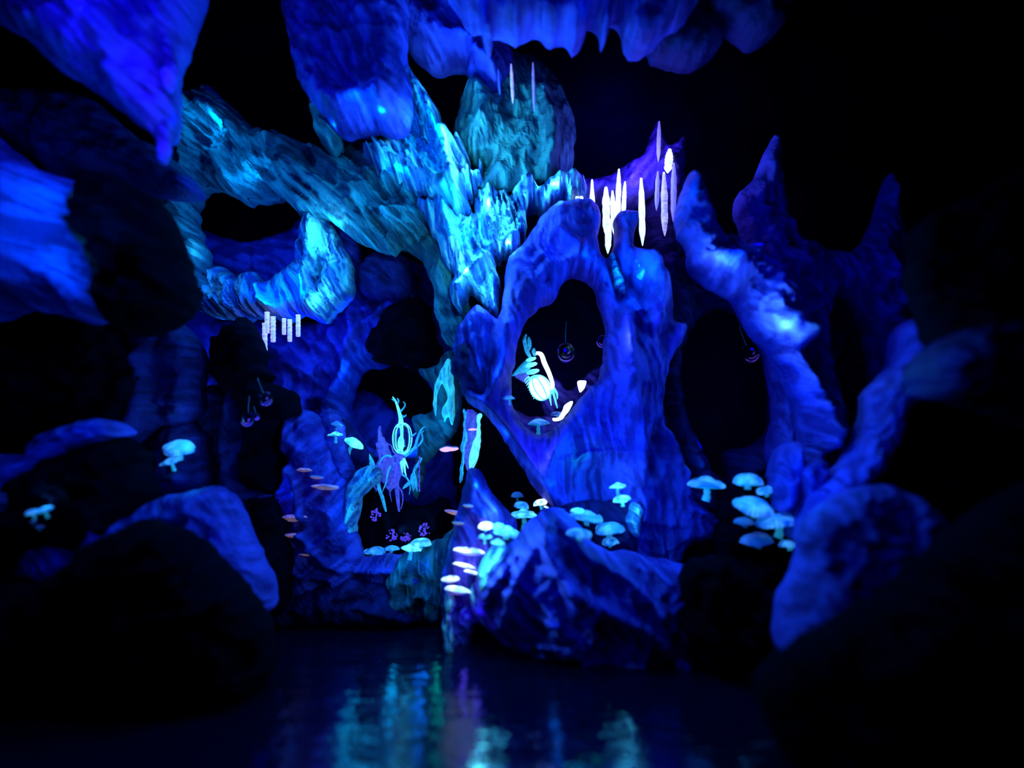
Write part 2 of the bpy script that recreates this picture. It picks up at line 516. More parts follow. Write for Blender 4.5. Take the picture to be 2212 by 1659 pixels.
rock('boulder', [(70, 1200), (120, 1145), (165, 1100), (185, 1155), (205, 1165), (225, 1080), (250, 1095), (300, 1090), (400, 1062), (480, 1058), (530, 1150), (585, 1290), (560, 1330), (430, 1300), (200, 1300), (90, 1260)],
     4.15, .28, 'blue', 'peaked deep blue rock slope in the lower left', 'rock', R=50, amp=.05, fold=(48, 60, 260, .05))
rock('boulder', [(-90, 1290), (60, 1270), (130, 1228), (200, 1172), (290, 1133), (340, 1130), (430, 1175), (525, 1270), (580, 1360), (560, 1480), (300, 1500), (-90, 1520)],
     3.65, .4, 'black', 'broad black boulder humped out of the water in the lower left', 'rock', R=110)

# left middle: the teal mass, the swag and the recess
rock('rock_mass', [(285, 400), (390, 385), (372, 320), (400, 255), (432, 208), (470, 205), (560, 285), (620, 298), (705, 335), (770, 320), (860, 350), (905, 430), (925, 500), (878, 525),
                   (846, 545), (780, 520), (705, 470), (650, 470), (610, 425), (530, 432), (470, 405), (425, 412), (415, 470), (440, 545), (430, 610), (400, 640), (378, 560), (345, 460)],
     5.0, .28, 'teal', 'large teal-stained rock mass slanting down from left to centre', 'rock', R=34, amp=.08, fold=(40, 26, 200, .17), step=5.5, rag=10,
     ridges=[([(425, 255), (440, 290), (410, 320)], 20, .12), ([(480, 265), (520, 300), (540, 330)], 14, .10), ([(500, 370), (520, 420)], 12, .1),
             ([(640, 370), (720, 430), (800, 500)], 20, .10), ([(420, 480), (442, 540), (438, 600)], 13, .1), ([(660, 300), (760, 420), (860, 500)], 16, .07)])
rock('rock_hollow', [(425, 500), (520, 520), (610, 505), (660, 470), (740, 480), (780, 560), (740, 640), (600, 640), (480, 620), (430, 570)],
     5.6, .1, 'blue', 'smooth blue hollow behind the swag of folded rock', 'rock', R=60, amp=.04)
rock('flowstone_swag', [(405, 640), (440, 590), (480, 580), (515, 600), (545, 588), (570, 615), (600, 600), (640, 560), (655, 500), (690, 470), (728, 500), (760, 585), (748, 640), (705, 688), (685, 694),
                        (655, 678), (625, 690), (560, 686), (505, 692), (465, 685), (425, 672)],
     5.3, .22, 'pale', 'azure scalloped rock swag with a cyan crest above the hanging lilac tubes', 'rock', R=26, amp=.03, fold=(74, 26, 150, .22), step=4.5, rag=5,
     ridges=[([(690, 480), (694, 560), (684, 640), (690, 685)], 15, .12), ([(740, 590), (705, 650), (690, 685)], 10, .08), ([(570, 600), (590, 660), (620, 684)], 8, .08)])
rock('rock_wall', [(330, 655), (420, 660), (480, 690), (560, 690), (700, 692), (760, 600), (830, 560), (925, 580), (985, 690), (1010, 760), (960, 800), (950, 900), (935, 980), (860, 1000), (760, 990), (690, 960), (600, 960), (440, 900), (395, 800), (340, 730)],
     6.0, .25, 'blue', 'pitted blue rock wall around the round black cave mouth left of centre', 'rock', R=60, amp=.10, fold=(70, 60, 220, .10),
     holes=[[(762, 850), (790, 806), (850, 790), (905, 805), (938, 850), (935, 910), (905, 955), (860, 975), (800, 965), (765, 920)]], step=7,
     ridges=[([(770, 700), (768, 780), (742, 850), (718, 900)], 11, .14), ([(450, 700), (452, 760), (445, 800)], 16, .1)])
rock('inner_rock', [(725, 880), (800, 845), (870, 900), (960, 930), (980, 1040), (980, 1230), (700, 1240), (700, 950)], 6.6, .12, 'blue',
     'smooth blue rock inside the round cave mouth', 'rock', R=80, amp=.03)
rock('boulder', [(770, 610), (790, 560), (840, 540), (880, 560), (890, 610), (870, 650), (835, 648), (790, 640)], 5.5, .2, 'navy',
     'rounded dark boulder wedged left of the teal trunk', 'rock', R=50)
rock('boulder', [(790, 735), (830, 680), (880, 640), (925, 670), (950, 740), (965, 800), (930, 812), (880, 790), (820, 785)], 5.6, .2, 'black',
     'black domed boulder over the round cave mouth', 'rock', R=60)

# upper centre
rock('rock_slab', [(612, -90), (870, -90), (885, 20), (880, 120), (890, 200), (885, 270), (850, 290), (805, 280), (742, 292), (700, 252), (655, 195), (628, 90)],
     4.4, .28, 'blue', 'smooth blue-teal slab leaning down beside the black gap at top', 'rock', R=90, amp=.06, fold=(58, 90, 400, .05),
     ridges=[([(720, 250), (760, 262), (830, 255)], 26, .12)])
rock('hanging_rock', [(668, 225), (690, 215), (722, 262), (728, 300), (708, 318), (688, 295)], 4.5, .08, 'teal',
     'small teal lobe under the tip of the leaning slab', 'rock', R=18, step=5)
rock('rock_crest', [(735, 286), (800, 268), (848, 240), (862, 195), (882, 158), (905, 190), (935, 225), (960, 275), (975, 335), (990, 298), (1006, 320), (1020, 372), (1052, 362), (1035, 400), (1012, 440), (1016, 470),
                    (985, 478), (950, 442), (925, 440), (890, 432), (850, 415), (822, 410), (808, 380), (788, 352), (810, 330), (800, 300)],
     4.9, .26, 'pale', 'jagged cyan-lit crest of folded rock at upper centre', 'rock', R=22, amp=.07, fold=(62, 15, 90, .26), step=4.2, rag=13,
     ridges=[([(880, 175), (905, 240), (940, 290), (965, 345)], 15, .20), ([(795, 352), (840, 380), (885, 395), (930, 440)], 13, .14), ([(1045, 368), (1010, 415), (960, 440)], 12, .14),
             ([(985, 310), (975, 370), (990, 440), (1000, 475)], 14, .16), ([(760, 275), (840, 262)], 10, .1)])
rock('boulder', [(985, 300), (995, 230), (1025, 188), (1060, 150), (1110, 128), (1165, 140), (1212, 190), (1238, 260), (1242, 320), (1228, 370), (1190, 408), (1110, 418), (1050, 425), (1030, 400), (1050, 365), (1015, 350)],
     4.95, .34, 'teal', 'rounded teal-grey boulder hanging right of the cyan crest', 'rock', R=85, amp=.06, fold=(100, 44, 260, .14),
     ridges=[([(1020, 220), (1050, 280), (1020, 350)], 20, .12), ([(1165, 250), (1190, 330), (1180, 400)], 16, .1)])
rock('rock_shoulder', [(835, -90), (1010, -90), (1030, 30), (1075, 70), (1110, 130), (1100, 180), (1078, 205), (1060, 206), (1020, 175), (998, 140), (930, 142), (880, 100), (850, 40)],
     4.7, .26, 'blue', 'blue rock shoulder arching over the black hollow at top centre', 'rock', R=50, amp=.07, fold=(45, 50, 260, .08),
     ridges=[([(1010, 140), (1050, 175), (1078, 230)], 20, .1), ([(870, 20), (930, 110), (990, 125)], 24, .08)])
rock('rock_curtain', [(985, -95), (1490, -95), (1495, 20), (1440, 55), (1398, 80), (1362, 72), (1345, 10), (1328, 5), (1318, 66), (1303, 78), (1292, 20), (1278, 10), (1268, 55), (1240, 78), (1225, 45),
                      (1195, 55), (1160, 30), (1120, 48), (1066, 30), (1060, 72), (1040, 70), (1030, 20), (1005, 20)],
     3.85, .16, 'blue', 'row of dim blue rock drapes hanging from the top edge right of centre', 'rock', R=22, amp=.04, fold=(86, 26, 260, .10), step=6)
rock('hanging_rock', [(1400, 40), (1480, 20), (1545, 40), (1560, 90), (1510, 120), (1450, 110), (1410, 85)], 4.1, .14, 'navy',
     'faint dark blue rock lump hanging near the top right of centre', 'rock', R=30, amp=.05)
rock('hanging_rock', [(1540, -80), (1720, -80), (1700, 30), (1660, 75), (1610, 50), (1570, 15), (1545, 5)], 3.9, .14, 'navy',
     'faint blue rock lobe at the top edge, rightmost of the hanging ones', 'rock', R=40, amp=.05)

# centre: trunk, drape and icicle hanger
rock('tapered_rock', [(850, 520), (895, 470), (930, 470), (965, 520), (990, 600), (1015, 660), (1020, 720), (1005, 760), (965, 745), (942, 690), (935, 620), (905, 555)],
     5.25, .25, 'teal', 'teal rock trunk tapering down below the cyan crest', 'rock', R=35, amp=.05, fold=(68, 26, 240, .08), step=5)
rock('flowstone_drape', [(905, 455), (955, 430), (1010, 470), (1030, 430), (1060, 412), (1110, 418), (1170, 405), (1215, 382), (1258, 395), (1262, 430), (1210, 436), (1170, 450), (1140, 468), (1135, 525),
                         (1110, 545), (1075, 570), (1080, 620), (1076, 680), (1062, 684), (1035, 640), (1012, 638), (992, 676), (972, 630), (978, 590), (950, 545), (925, 500)],
     5.0, .24, 'pale', 'brilliant cyan rock drape in the middle with torn lower points', 'rock', R=18, amp=.06, fold=(76, 12, 90, .22), step=4.2, rag=12,
     ridges=[([(998, 640), (1035, 595), (1085, 555), (1130, 522)], 12, .16), ([(1060, 430), (1050, 500), (1075, 555)], 12, .12), ([(1130, 425), (1200, 410), (1250, 402)], 12, .12),
             ([(1066, 570), (1072, 676)], 4, .08), ([(960, 450), (980, 520), (1005, 580)], 12, .1)])
rock('icicle_hanger', [(1225, 392), (1300, 388), (1350, 360), (1392, 325), (1410, 285), (1424, 262), (1436, 310), (1458, 312), (1476, 300), (1478, 400), (1462, 425), (1420, 420), (1385, 436), (1340, 440), (1290, 430), (1240, 432)],
     5.1, .14, 'blue', 'violet-blue rock from which the row of white icicles hangs', 'rock', R=26, amp=.05, fold=(118, 24, 120, .09), step=5)
rock('rock_web', [(1000, 690), (1035, 660), (1080, 690), (1092, 580), (1138, 520), (1180, 460), (1240, 435), (1290, 450), (1292, 520), (1305, 560), (1330, 520), (1330, 470), (1375, 470), (1370, 540), (1410, 575), (1445, 640), (1452, 700),
                  (1478, 694), (1468, 740), (1440, 800), (1428, 880), (1440, 925), (1470, 985), (1490, 1060), (1530, 1098), (1572, 1118), (1560, 1150), (1480, 1180), (1440, 1250), (1380, 1250), (1290, 1200),
                  (1240, 1120), (1200, 1100), (1160, 1065), (1110, 985), (1050, 895), (1008, 862), (985, 800), (982, 740)],
     4.85, .26, 'blue', 'great blue web of rock framing the oval opening in the middle', 'rock', R=26, amp=.03, fold=(80, 70, 260, .07), step=5,
     holes=[[(1250, 592), (1285, 618), (1306, 690), (1306, 765), (1285, 822), (1232, 885), (1195, 928), (1160, 942), (1122, 905), (1106, 860), (1110, 790), (1130, 705), (1162, 664), (1200, 645), (1222, 606)]],
     ridges=[([(1340, 700), (1345, 800), (1360, 900), (1372, 1020), (1370, 1110)], 15, .13), ([(1008, 855), (1060, 895), (1120, 975), (1180, 1040)], 14, .12), ([(1230, 900), (1190, 970), (1172, 1020)], 12, .1),
             ([(1385, 560), (1408, 620), (1400, 700)], 22, .16), ([(1452, 710), (1440, 790), (1428, 850)], 9, .1), ([(1095, 720), (1085, 800), (1060, 860)], 14, .1),
             ([(1432, 940), (1460, 1000), (1480, 1050)], 15, .1), ([(1480, 1090), (1530, 1112), (1568, 1120)], 12, .1), ([(1200, 520), (1240, 550), (1245, 585)], 14, .07), ([(1312, 500), (1316, 570), (1335, 650)], 14, -.12), ([(1352, 620), (1375, 660), (1385, 700)], 9, -.08), ([(1470, 740), (1432, 820), (1420, 900), (1400, 960), (1378, 1050)], 12, -.10), ([(1070, 690), (1062, 760), (1050, 850)], 12, -.08), ([(1270, 1030), (1280, 1060)], 60, -.12), ([(1010, 860), (1060, 885), (1125, 965), (1170, 1035), (1195, 1090)], 4, .05), ([(1020, 690), (1030, 760), (1050, 850)], 6, .05)])
rock('hanging_rock', [(1276, 530), (1294, 535), (1298, 565), (1290, 595), (1282, 580), (1272, 555)], 4.75, .07, 'pale',
     'small azure rock drop under the white icicles', 'rock', R=12, step=4)
rock('rock_finger', [(1318, 545), (1332, 555), (1340, 590), (1350, 620), (1346, 640), (1330, 615), (1322, 585)], 4.72, .07, 'pale',
     'thin azure rock finger right of the small rock drop', 'rock', R=12, step=4)
rock('rock_lobe', [(1362, 545), (1385, 560), (1415, 590), (1432, 625), (1420, 645), (1390, 625), (1368, 590)], 4.68, .10, 'pale',
     'bright azure rock lobe at the head of the central column', 'rock', R=22, step=4)
rock('rock_fork', [(985, 755), (1010, 735), (1035, 770), (1050, 820), (1048, 860), (1010, 858), (995, 830), (975, 800)], 4.7, .12, 'navy',
     'dark blue fork of rock above the pale hollow stump', 'rock', R=24)

# right
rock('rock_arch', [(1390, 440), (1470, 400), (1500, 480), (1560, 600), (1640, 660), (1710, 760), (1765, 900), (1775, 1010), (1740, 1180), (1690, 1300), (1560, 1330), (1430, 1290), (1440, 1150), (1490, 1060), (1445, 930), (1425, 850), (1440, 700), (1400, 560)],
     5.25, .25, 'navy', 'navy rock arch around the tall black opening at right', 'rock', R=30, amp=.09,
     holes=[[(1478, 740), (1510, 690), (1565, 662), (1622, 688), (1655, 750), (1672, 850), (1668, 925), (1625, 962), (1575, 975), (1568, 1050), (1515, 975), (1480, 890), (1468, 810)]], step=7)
rock('rock_flank', [(1640, 700), (1668, 715), (1712, 790), (1745, 880), (1762, 960), (1765, 1060), (1730, 1180), (1690, 1220), (1672, 1150), (1690, 1080), (1668, 980), (1682, 900), (1672, 800)],
     4.75, .16, 'blue', 'deep blue rim of rock on the right side of the tall black opening', 'rock', R=30, amp=.05, fold=(78, 34, 260, .05))
rock('rock_ridge', [(1478, 400), (1498, 372), (1528, 430), (1552, 500), (1590, 545), (1572, 500), (1600, 530), (1640, 535), (1650, 560), (1700, 595), (1740, 640), (1782, 665), (1722, 688), (1738, 740), (1726, 775), (1762, 860), (1780, 930), (1772, 985),
                    (1748, 1000), (1742, 900), (1712, 820), (1672, 750), (1640, 720), (1600, 650), (1555, 618), (1500, 575), (1490, 520), (1468, 490)],
     4.35, .18, 'blue', 'rugged azure ridge descending to the right with cyan hot spots', 'rock', R=26, amp=.09, fold=(52, 30, 160, .08), step=6,
     ridges=[([(1540, 575), (1580, 592)], 16, .14), ([(1675, 705), (1705, 735)], 18, .16), ([(1735, 800), (1755, 880), (1762, 960)], 13, .1)])
rock('rock_rib', [(1684, 1040), (1700, 975), (1722, 958), (1738, 1000), (1722, 1065), (1705, 1105), (1685, 1095)], 4.15, .10, 'blue',
     'short azure rib beside the right mushroom cluster, the left one of two', 'rock', 'azure ribs right of the mushrooms', R=22, step=5, fold=(96, 20, 200, .03))
rock('rock_rib', [(1735, 1020), (1768, 985), (1785, 1010), (1772, 1065), (1768, 1120), (1745, 1172), (1722, 1165), (1738, 1100)], 4.05, .11, 'blue',
     'longer azure rib beside the right mushroom cluster, the right one of two', 'rock', 'azure ribs right of the mushrooms', R=22, step=5, fold=(96, 20, 200, .03))
rock('rock_buttress', [(1590, 440), (1632, 380), (1672, 290), (1690, 370), (1700, 450), (1730, 510), (1830, 545), (1885, 490), (1925, 375), (1950, 500), (1990, 620), (2015, 760), (1960, 900), (1870, 1030), (1765, 1110), (1760, 860), (1725, 700), (1640, 570)],
     4.65, .2, 'blue', 'broad dim blue buttress at right with a dark pointed hollow', 'rock', R=70, amp=.07, fold=(70, 80, 300, .07),
     holes=[[(1800, 640), (1850, 655), (1882, 740), (1888, 840), (1868, 925), (1838, 950), (1812, 850), (1790, 740)]])
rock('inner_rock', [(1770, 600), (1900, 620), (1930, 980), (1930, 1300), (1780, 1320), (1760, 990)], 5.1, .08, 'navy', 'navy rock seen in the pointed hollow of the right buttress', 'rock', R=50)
rock('rock_tendon', [(1990, 720), (2035, 762), (1998, 860), (1965, 880), (1935, 965), (1868, 1060), (1805, 1112), (1755, 1175), (1738, 1165), (1762, 1080), (1830, 1012), (1880, 930), (1898, 840), (1935, 800), (1955, 765), (1965, 690)],
     3.9, .14, 'blue', 'smooth blue tendon of rock curving up to the right', 'rock', R=34, amp=.04, fold=(-56, 34, 300, .04))
rock('boulder', [(1700, 1420), (1690, 1320), (1735, 1220), (1740, 1150), (1800, 1085), (1880, 1050), (1970, 1070), (2030, 1150), (1990, 1240), (1900, 1290), (1850, 1340), (1790, 1420)],
     3.45, .22, 'blue', 'blurred deep blue boulder in the lower right', 'rock', R=70, amp=.06, fold=(-62, 60, 300, .05))
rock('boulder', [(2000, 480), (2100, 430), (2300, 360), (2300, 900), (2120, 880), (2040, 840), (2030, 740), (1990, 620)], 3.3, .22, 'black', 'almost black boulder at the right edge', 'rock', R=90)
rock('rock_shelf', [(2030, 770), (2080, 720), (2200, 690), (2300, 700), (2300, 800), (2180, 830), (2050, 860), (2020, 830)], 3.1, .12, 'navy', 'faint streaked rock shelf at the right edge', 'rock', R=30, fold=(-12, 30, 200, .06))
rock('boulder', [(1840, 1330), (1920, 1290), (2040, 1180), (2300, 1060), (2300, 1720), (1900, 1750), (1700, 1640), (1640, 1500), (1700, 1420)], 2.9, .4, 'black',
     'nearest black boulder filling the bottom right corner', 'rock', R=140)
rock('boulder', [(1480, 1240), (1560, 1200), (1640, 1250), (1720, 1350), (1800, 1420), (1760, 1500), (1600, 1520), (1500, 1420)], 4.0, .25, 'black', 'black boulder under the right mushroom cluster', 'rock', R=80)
rock('rock_stand', [(1555, 1075), (1590, 1035), (1640, 1030), (1700, 1050), (1745, 1110), (1750, 1200), (1690, 1290), (1600, 1290), (1560, 1200)], 4.45, .16, 'black', 'dark rock carrying the right mushroom cluster', 'rock', R=60)
rock('rock_stand', [(1480, 1040), (1520, 1030), (1560, 1050), (1575, 1090), (1540, 1100), (1500, 1085)], 4.7, .1, 'navy', 'dark rock bracket under the lone mushroom beside the right opening', 'rock', R=30)

# foreground middle
rock('mound', [(1185, 1095), (1240, 1120), (1290, 1180), (1370, 1195), (1460, 1215), (1560, 1245), (1640, 1300), (1700, 1380), (1740, 1450), (1700, 1500), (1560, 1490), (1400, 1480), (1260, 1450), (1160, 1430), (1090, 1395), (1048, 1350),
               (1022, 1320), (1020, 1270), (1050, 1215), (1090, 1178), (1140, 1130)],
     4.4, .42, 'blue', 'broad blue rock mound with root-like ridges at the water', 'rock', R=110, amp=.07, fold=(52, 46, 220, .07), step=6,
     ridges=[([(1170, 1120), (1180, 1180), (1215, 1240), (1230, 1290)], 13, .10), ([(1215, 1240), (1300, 1290), (1380, 1330), (1450, 1400)], 13, .08), ([(1250, 1180), (1340, 1230), (1400, 1290)], 13, .07),
             ([(1130, 1150), (1085, 1200), (1050, 1260)], 16, .13), ([(1180, 1110), (1110, 1230), (1080, 1330)], 12, .07)])
rock('mushroom_shelf', [(1195, 1095), (1250, 1085), (1350, 1080), (1385, 1110), (1380, 1180), (1330, 1210), (1270, 1200), (1215, 1150)], 4.72, .14, 'navy', 'dark rock shelf carrying the flat azure mushrooms right of centre', 'rock', R=40)
rock('flowstone_stub', [(1355, 1130), (1362, 1095), (1378, 1085), (1386, 1110), (1382, 1145), (1372, 1160)], 4.5, .08, 'pale', 'cyan-lit upright rock knob right of the flat mushrooms', 'rock', R=12, step=4)
rock('lit_flank_patch', [(1030, 1262), (1038, 1222), (1062, 1190), (1092, 1176), (1090, 1205), (1070, 1245), (1050, 1282), (1036, 1286)],
     4.12, .07, 'pale', 'pale patch added for the brightly lit mound flank beside the stacked white brackets', 'rock', R=14, step=4, fold=(-55, 14, 80, .04))  # pale patch added so the lit side of the mound looks brighter
rock('rock_pillar', [(1022, 1012), (1040, 1022), (1062, 1060), (1088, 1092), (1105, 1110), (1118, 1150), (1090, 1180), (1045, 1240), (1040, 1290), (1058, 1350), (1030, 1345), (1010, 1400), (972, 1410), (958, 1330), (955, 1250), (968, 1180), (985, 1120), (1000, 1060), (1008, 1025)],
     4.6, .22, 'blue', 'peaked blue rock pillar stacked with white bracket fungi', 'rock', R=34, amp=.04, fold=(72, 24, 160, .06), step=5,
     ridges=[([(1025, 1020), (1050, 1060), (1080, 1092)], 12, .08)])
rock('rock_root', [(960, 1290), (975, 1278), (982, 1300), (972, 1340), (978, 1400), (966, 1415), (956, 1360)], 4.32, .05, 'pale', 'violet-streaked rock root at the water, left one under the white brackets', 'rock', 'streaked roots at the water', R=10, step=4, fold=(85, 12, 60, .03))
rock('rock_root', [(1018, 1270), (1032, 1282), (1048, 1320), (1058, 1352), (1048, 1360), (1030, 1330), (1016, 1300)], 4.3, .05, 'pale', 'violet-streaked rock root at the water, right one under the white brackets', 'rock', 'streaked roots at the water', R=10, step=4, fold=(60, 12, 60, .03))
rock('mossy_bank', [(855, 1215), (900, 1175), (950, 1165), (985, 1140), (980, 1230), (968, 1320), (940, 1345), (890, 1340), (840, 1325), (830, 1270)], 5.0, .18, 'teal', 'teal-green rock bank sloping to the water left of the white brackets', 'rock', R=40, amp=.05, fold=(95, 18, 90, .05))
rock('mushroom_ledge', [(760, 1215), (820, 1200), (900, 1205), (935, 1225), (925, 1260), (880, 1290), (800, 1290), (750, 1265)], 5.1, .16, 'blue', 'low blue ledge under the cluster of cyan mushrooms', 'rock', R=26, ridges=[([(780, 1222), (840, 1222)], 8, .06), ([(870, 1235), (905, 1245)], 12, .06)])
rock('bank', [(520, 1300), (560, 1270), (640, 1270), (740, 1240), (800, 1250), (880, 1300), (900, 1345), (700, 1350), (540, 1350)], 4.95, .2, 'navy', 'dark rock bank at the waterline left of centre', 'rock', R=40)
# ribs left of the centre
rock('rock_column', [(452, 780), (465, 735), (500, 700), (540, 690), (560, 740), (575, 800), (590, 832), (632, 845), (640, 890), (610, 910), (590, 960), (590, 1050), (535, 1050), (525, 930), (520, 870), (490, 860), (470, 830)],
     4.75, .2, 'black', 'black rock column below the hanging lilac tubes', 'rock', R=40)
rock('rock_rib', [(415, 920), (432, 850), (470, 830), (488, 870), (478, 960), (490, 1080), (520, 1180), (470, 1130), (425, 1080), (412, 1000)], 4.85, .14, 'navy', 'leftmost of the upright blue ribs, beside the tilted mushrooms', 'rock', 'upright ribs left of centre', R=26)
rock('rock_rib', [(478, 1000), (482, 880), (505, 830), (530, 850), (538, 920), (530, 1010), (545, 1060), (590, 1068), (560, 1095), (540, 1150), (520, 1140), (490, 1070)], 4.7, .12, 'navy', 'narrow blue rib with a hooked foot before the black column', 'rock', 'upright ribs left of centre', R=22)
rock('rock_post', [(540, 1090), (575, 1080), (600, 1120), (610, 1200), (618, 1290), (600, 1330), (570, 1290), (560, 1200)], 4.6, .1, 'black', 'black rock leg between the lower left slope and the fungus wall', 'rock', R=24)
rock('fungus_wall', [(605, 960), (622, 900), (650, 885), (690, 900), (712, 960), (730, 1010), (752, 1060), (760, 1140), (778, 1210), (760, 1290), (690, 1300), (625, 1295), (612, 1220), (598, 1140), (605, 1060), (625, 1000)],
     5.0, .2, 'blue', 'blue fluted rock wall carrying the pink-edged bracket fungi', 'rock', R=40, amp=.05, step=5,
     ridges=[([(640, 1010), (612, 1070), (603, 1140), (612, 1200)], 10, .10), ([(650, 1020), (665, 1080), (668, 1110)], 9, .07), ([(665, 1150), (710, 1200), (750, 1220)], 10, .06), ([(640, 900), (632, 960), (618, 1000)], 10, .07)])
rock('rock_rib', [(690, 900), (712, 880), (735, 910), (752, 980), (765, 1040), (745, 1050), (715, 1010), (700, 960)], 5.1, .12, 'blue', 'short blue rib below the two tilted cyan mushrooms', 'rock', 'upright ribs left of centre', R=18)
rock('rock_rib', [(790, 1005), (812, 1010), (815, 1045), (785, 1065), (768, 1110), (764, 1180), (778, 1235), (758, 1250), (742, 1190), (742, 1110), (752, 1050), (770, 1020)], 5.0, .12, 'pale', 'curved azure rib standing left of the dark grotto', 'rock', R=16, amp=.02, step=4)
rock('mushroom_stand', [(700, 925), (735, 905), (770, 945), (800, 985), (790, 1010), (750, 990), (720, 965)], 5.25, .1, 'navy', 'dark rock spur bearing two tilted cyan mushrooms', 'rock', R=20, step=5)
rock('boulder', [(760, 1100), (790, 1065), (830, 1060), (900, 1090), (960, 1080), (990, 1130), (960, 1180), (880, 1200), (790, 1210), (765, 1170)], 5.5, .15, 'black', 'black boulder at the foot of the root plant', 'rock', R=50)

# slab with its lamplight painted as glow, and hollow stump
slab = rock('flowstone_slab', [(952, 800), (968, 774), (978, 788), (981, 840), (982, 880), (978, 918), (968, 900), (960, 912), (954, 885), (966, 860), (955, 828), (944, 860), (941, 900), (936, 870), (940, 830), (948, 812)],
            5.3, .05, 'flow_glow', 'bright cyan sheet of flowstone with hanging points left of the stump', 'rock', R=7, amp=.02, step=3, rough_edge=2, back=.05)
rock('flowstone_wall', [(905, 800), (935, 790), (960, 765), (990, 770), (995, 900), (965, 960), (925, 1000), (905, 1080), (890, 1050), (905, 960), (890, 900), (930, 890), (938, 850)],
     5.55, .1, 'teal', 'rough teal rock behind the cyan flowstone sheet', 'rock', R=18, amp=.05, step=5, fold=(70, 16, 80, .06))

# ------------------------------------------------------------------ where things touch the rock
allv, allf = [], []
for v_, f_, o_ in ROCKS:
    k = len(allv)
    allv.extend(map(tuple, v_)); allf.extend([tuple(i + k for i in q) for q in f_])
BVH = BVHTree.FromPolygons(allv, allf)


def hit(px, py, default=5.0, lo=3.0, hi=6.8):
    d = (P(px, py, 1.0) - CAM).normalized()
    loc, n, i, dist = BVH.ray_cast(CAM, d, 30)
    return loc.y if loc is not None and lo < loc.y < hi else default


# ------------------------------------------------------------------ mushrooms
CACHE = {}


def make_mushroom(kind, capm, gillm, stemm, h, L):
    root = empty({'cone': 'glow_mushroom', 'dome': 'glow_mushroom', 'flat': 'glow_mushroom', 'bracket': 'bracket_fungus'}[kind])
    rnd = random.Random(len(CACHE) * 7 + 3)
    ph = [rnd.uniform(0, 6.28) for _ in range(4)]
    wob = lambda a: .05 * math.sin(3 * a + ph[0]) + .035 * math.sin(5 * a + ph[1]) + .02 * math.sin(9 * a + ph[2])
    if kind == 'bracket':
        prof = [(0.02, h * .62), (.35, h * .60), (.7, h * .48), (.9, h * .30), (1.0, h * .08), (.985, -h * .05), (.93, -h * .08)]
        sc = lambda a, i: (1 + wob(a), .03 * math.sin(4 * a + ph[3]))
        cap = MB().add(lathe(prof, 36, sc)).build('cap', capm, root)
        low = [(.93, -h * .08), (.8, -h * .28), (.5, -h * .50), (.2, -h * .6), (.02, -h * .62)]
        MB().add(lathe(low, 36, sc)).build('pore_surface', gillm, root)
        for r_ in (.55, .78):
            pass
        return root
    prof = []
    for i in range(13):
        t = i / 12
        if kind == 'cone':
            z = h * (1 - t ** 1.25) + .06 * math.sin(t * 9) * t
        elif kind == 'dome':
            z = h * math.sqrt(max(0, 1 - t ** 2.2))
        else:
            z = h * (1 - t ** 3) * (.75 + .25 * (1 - t))
        prof.append((max(t, .01), z))
    prof += [(1.0, -.05), (.96, -.07)]
    sc = lambda a, i: (1 + (wob(a) + .012 * math.cos(22 * a)) * min(1, i / 8), .05 * math.sin(3 * a + ph[3]) * min(1, i / 12))
    MB().add(lathe(prof, 44, sc)).build('cap', capm, root)
    g = [(.96, -.07), (.7, -.10), (.4, -.15), (.16, -.24)]
    gf = lambda a, i: ((1 + wob(a)) if i < 2 else 1, .05 * math.sin(3 * a + ph[3]) * (1 - i / 3) + (.035 * math.cos(22 * a) if i in (1, 2) else 0))
    MB().add(lathe(g, 44, gf)).build('gills', gillm, root)
    st, bend = [], rnd.uniform(-.12, .12)
    n = 9
    pts = [Vector((bend * math.sin(k / n * 3.1), 0, -.05 - (L - .05) * k / n)) for k in range(n + 1)]
    rr = [.17 + .03 * math.sin(k * 2.1) + .07 * (k / n) ** 3 for k in range(n + 1)]
    MB().add(tube_data(pts, rr, 12)).build('stem', stemm, root)
    return root


def copy_tree(o, parent=None):
    c = o.copy(); C.objects.link(c); c.parent = parent
    for ch in list(o.children):
        copy_tree(ch, c)
    return c


def mushroom(kind, px, py, w, label, mats='mid', h=.5, roll=0, pitch=0, L=1.0, group='glowing mushrooms', d=None, sink=.35, base=None, yaw=None):
    cm, gm, sm = {'hi': ('cap_hi', 'gill_hi', 'stem'), 'mid': ('cap_mid', 'gill_hi', 'stem'), 'lo': ('cap_lo', 'gill_lo', 'stem_lo'),
                  'white': ('cap_white', 'gill_hi', 'stem'), 'bw': ('cap_white', 'cap_violet', 'stem'), 'bv': ('cap_violet', 'warm', 'stem'),
                  'bp': ('cap_lo', 'cap_pink', 'stem'), 'bd': ('cap_violet', 'warm_lo', 'stem'), 'bdd': ('cap_lo', 'warm_lo', 'stem')}[mats]
    key = (kind, cm, gm, sm, h, L)
    if key not in CACHE:
        CACHE[key] = o = make_mushroom(*key)
    else:
        o = copy_tree(CACHE[key])
    if d is None:
        bx, by = base if base else (px, py + w * .25)
        d = hit(bx, by)
        d -= S(w / 2, d) * (sink if kind == 'bracket' else .55)
    s = S(w / 2, d)
    rim = P(px, py + h * w * .22, d)
    R_ = Euler((math.radians(pitch), math.radians(roll), 0)).to_matrix()
    o.rotation_euler = R_.to_euler()
    o.location = rim
    if kind == 'bracket':
        o.scale = (s, s * .75, s)
    else:
        o.scale = (s, s, s)
    o['label'] = label
    o['category'] = 'mushroom' if kind != 'bracket' else 'fungus'
    o['group'] = group
    return o


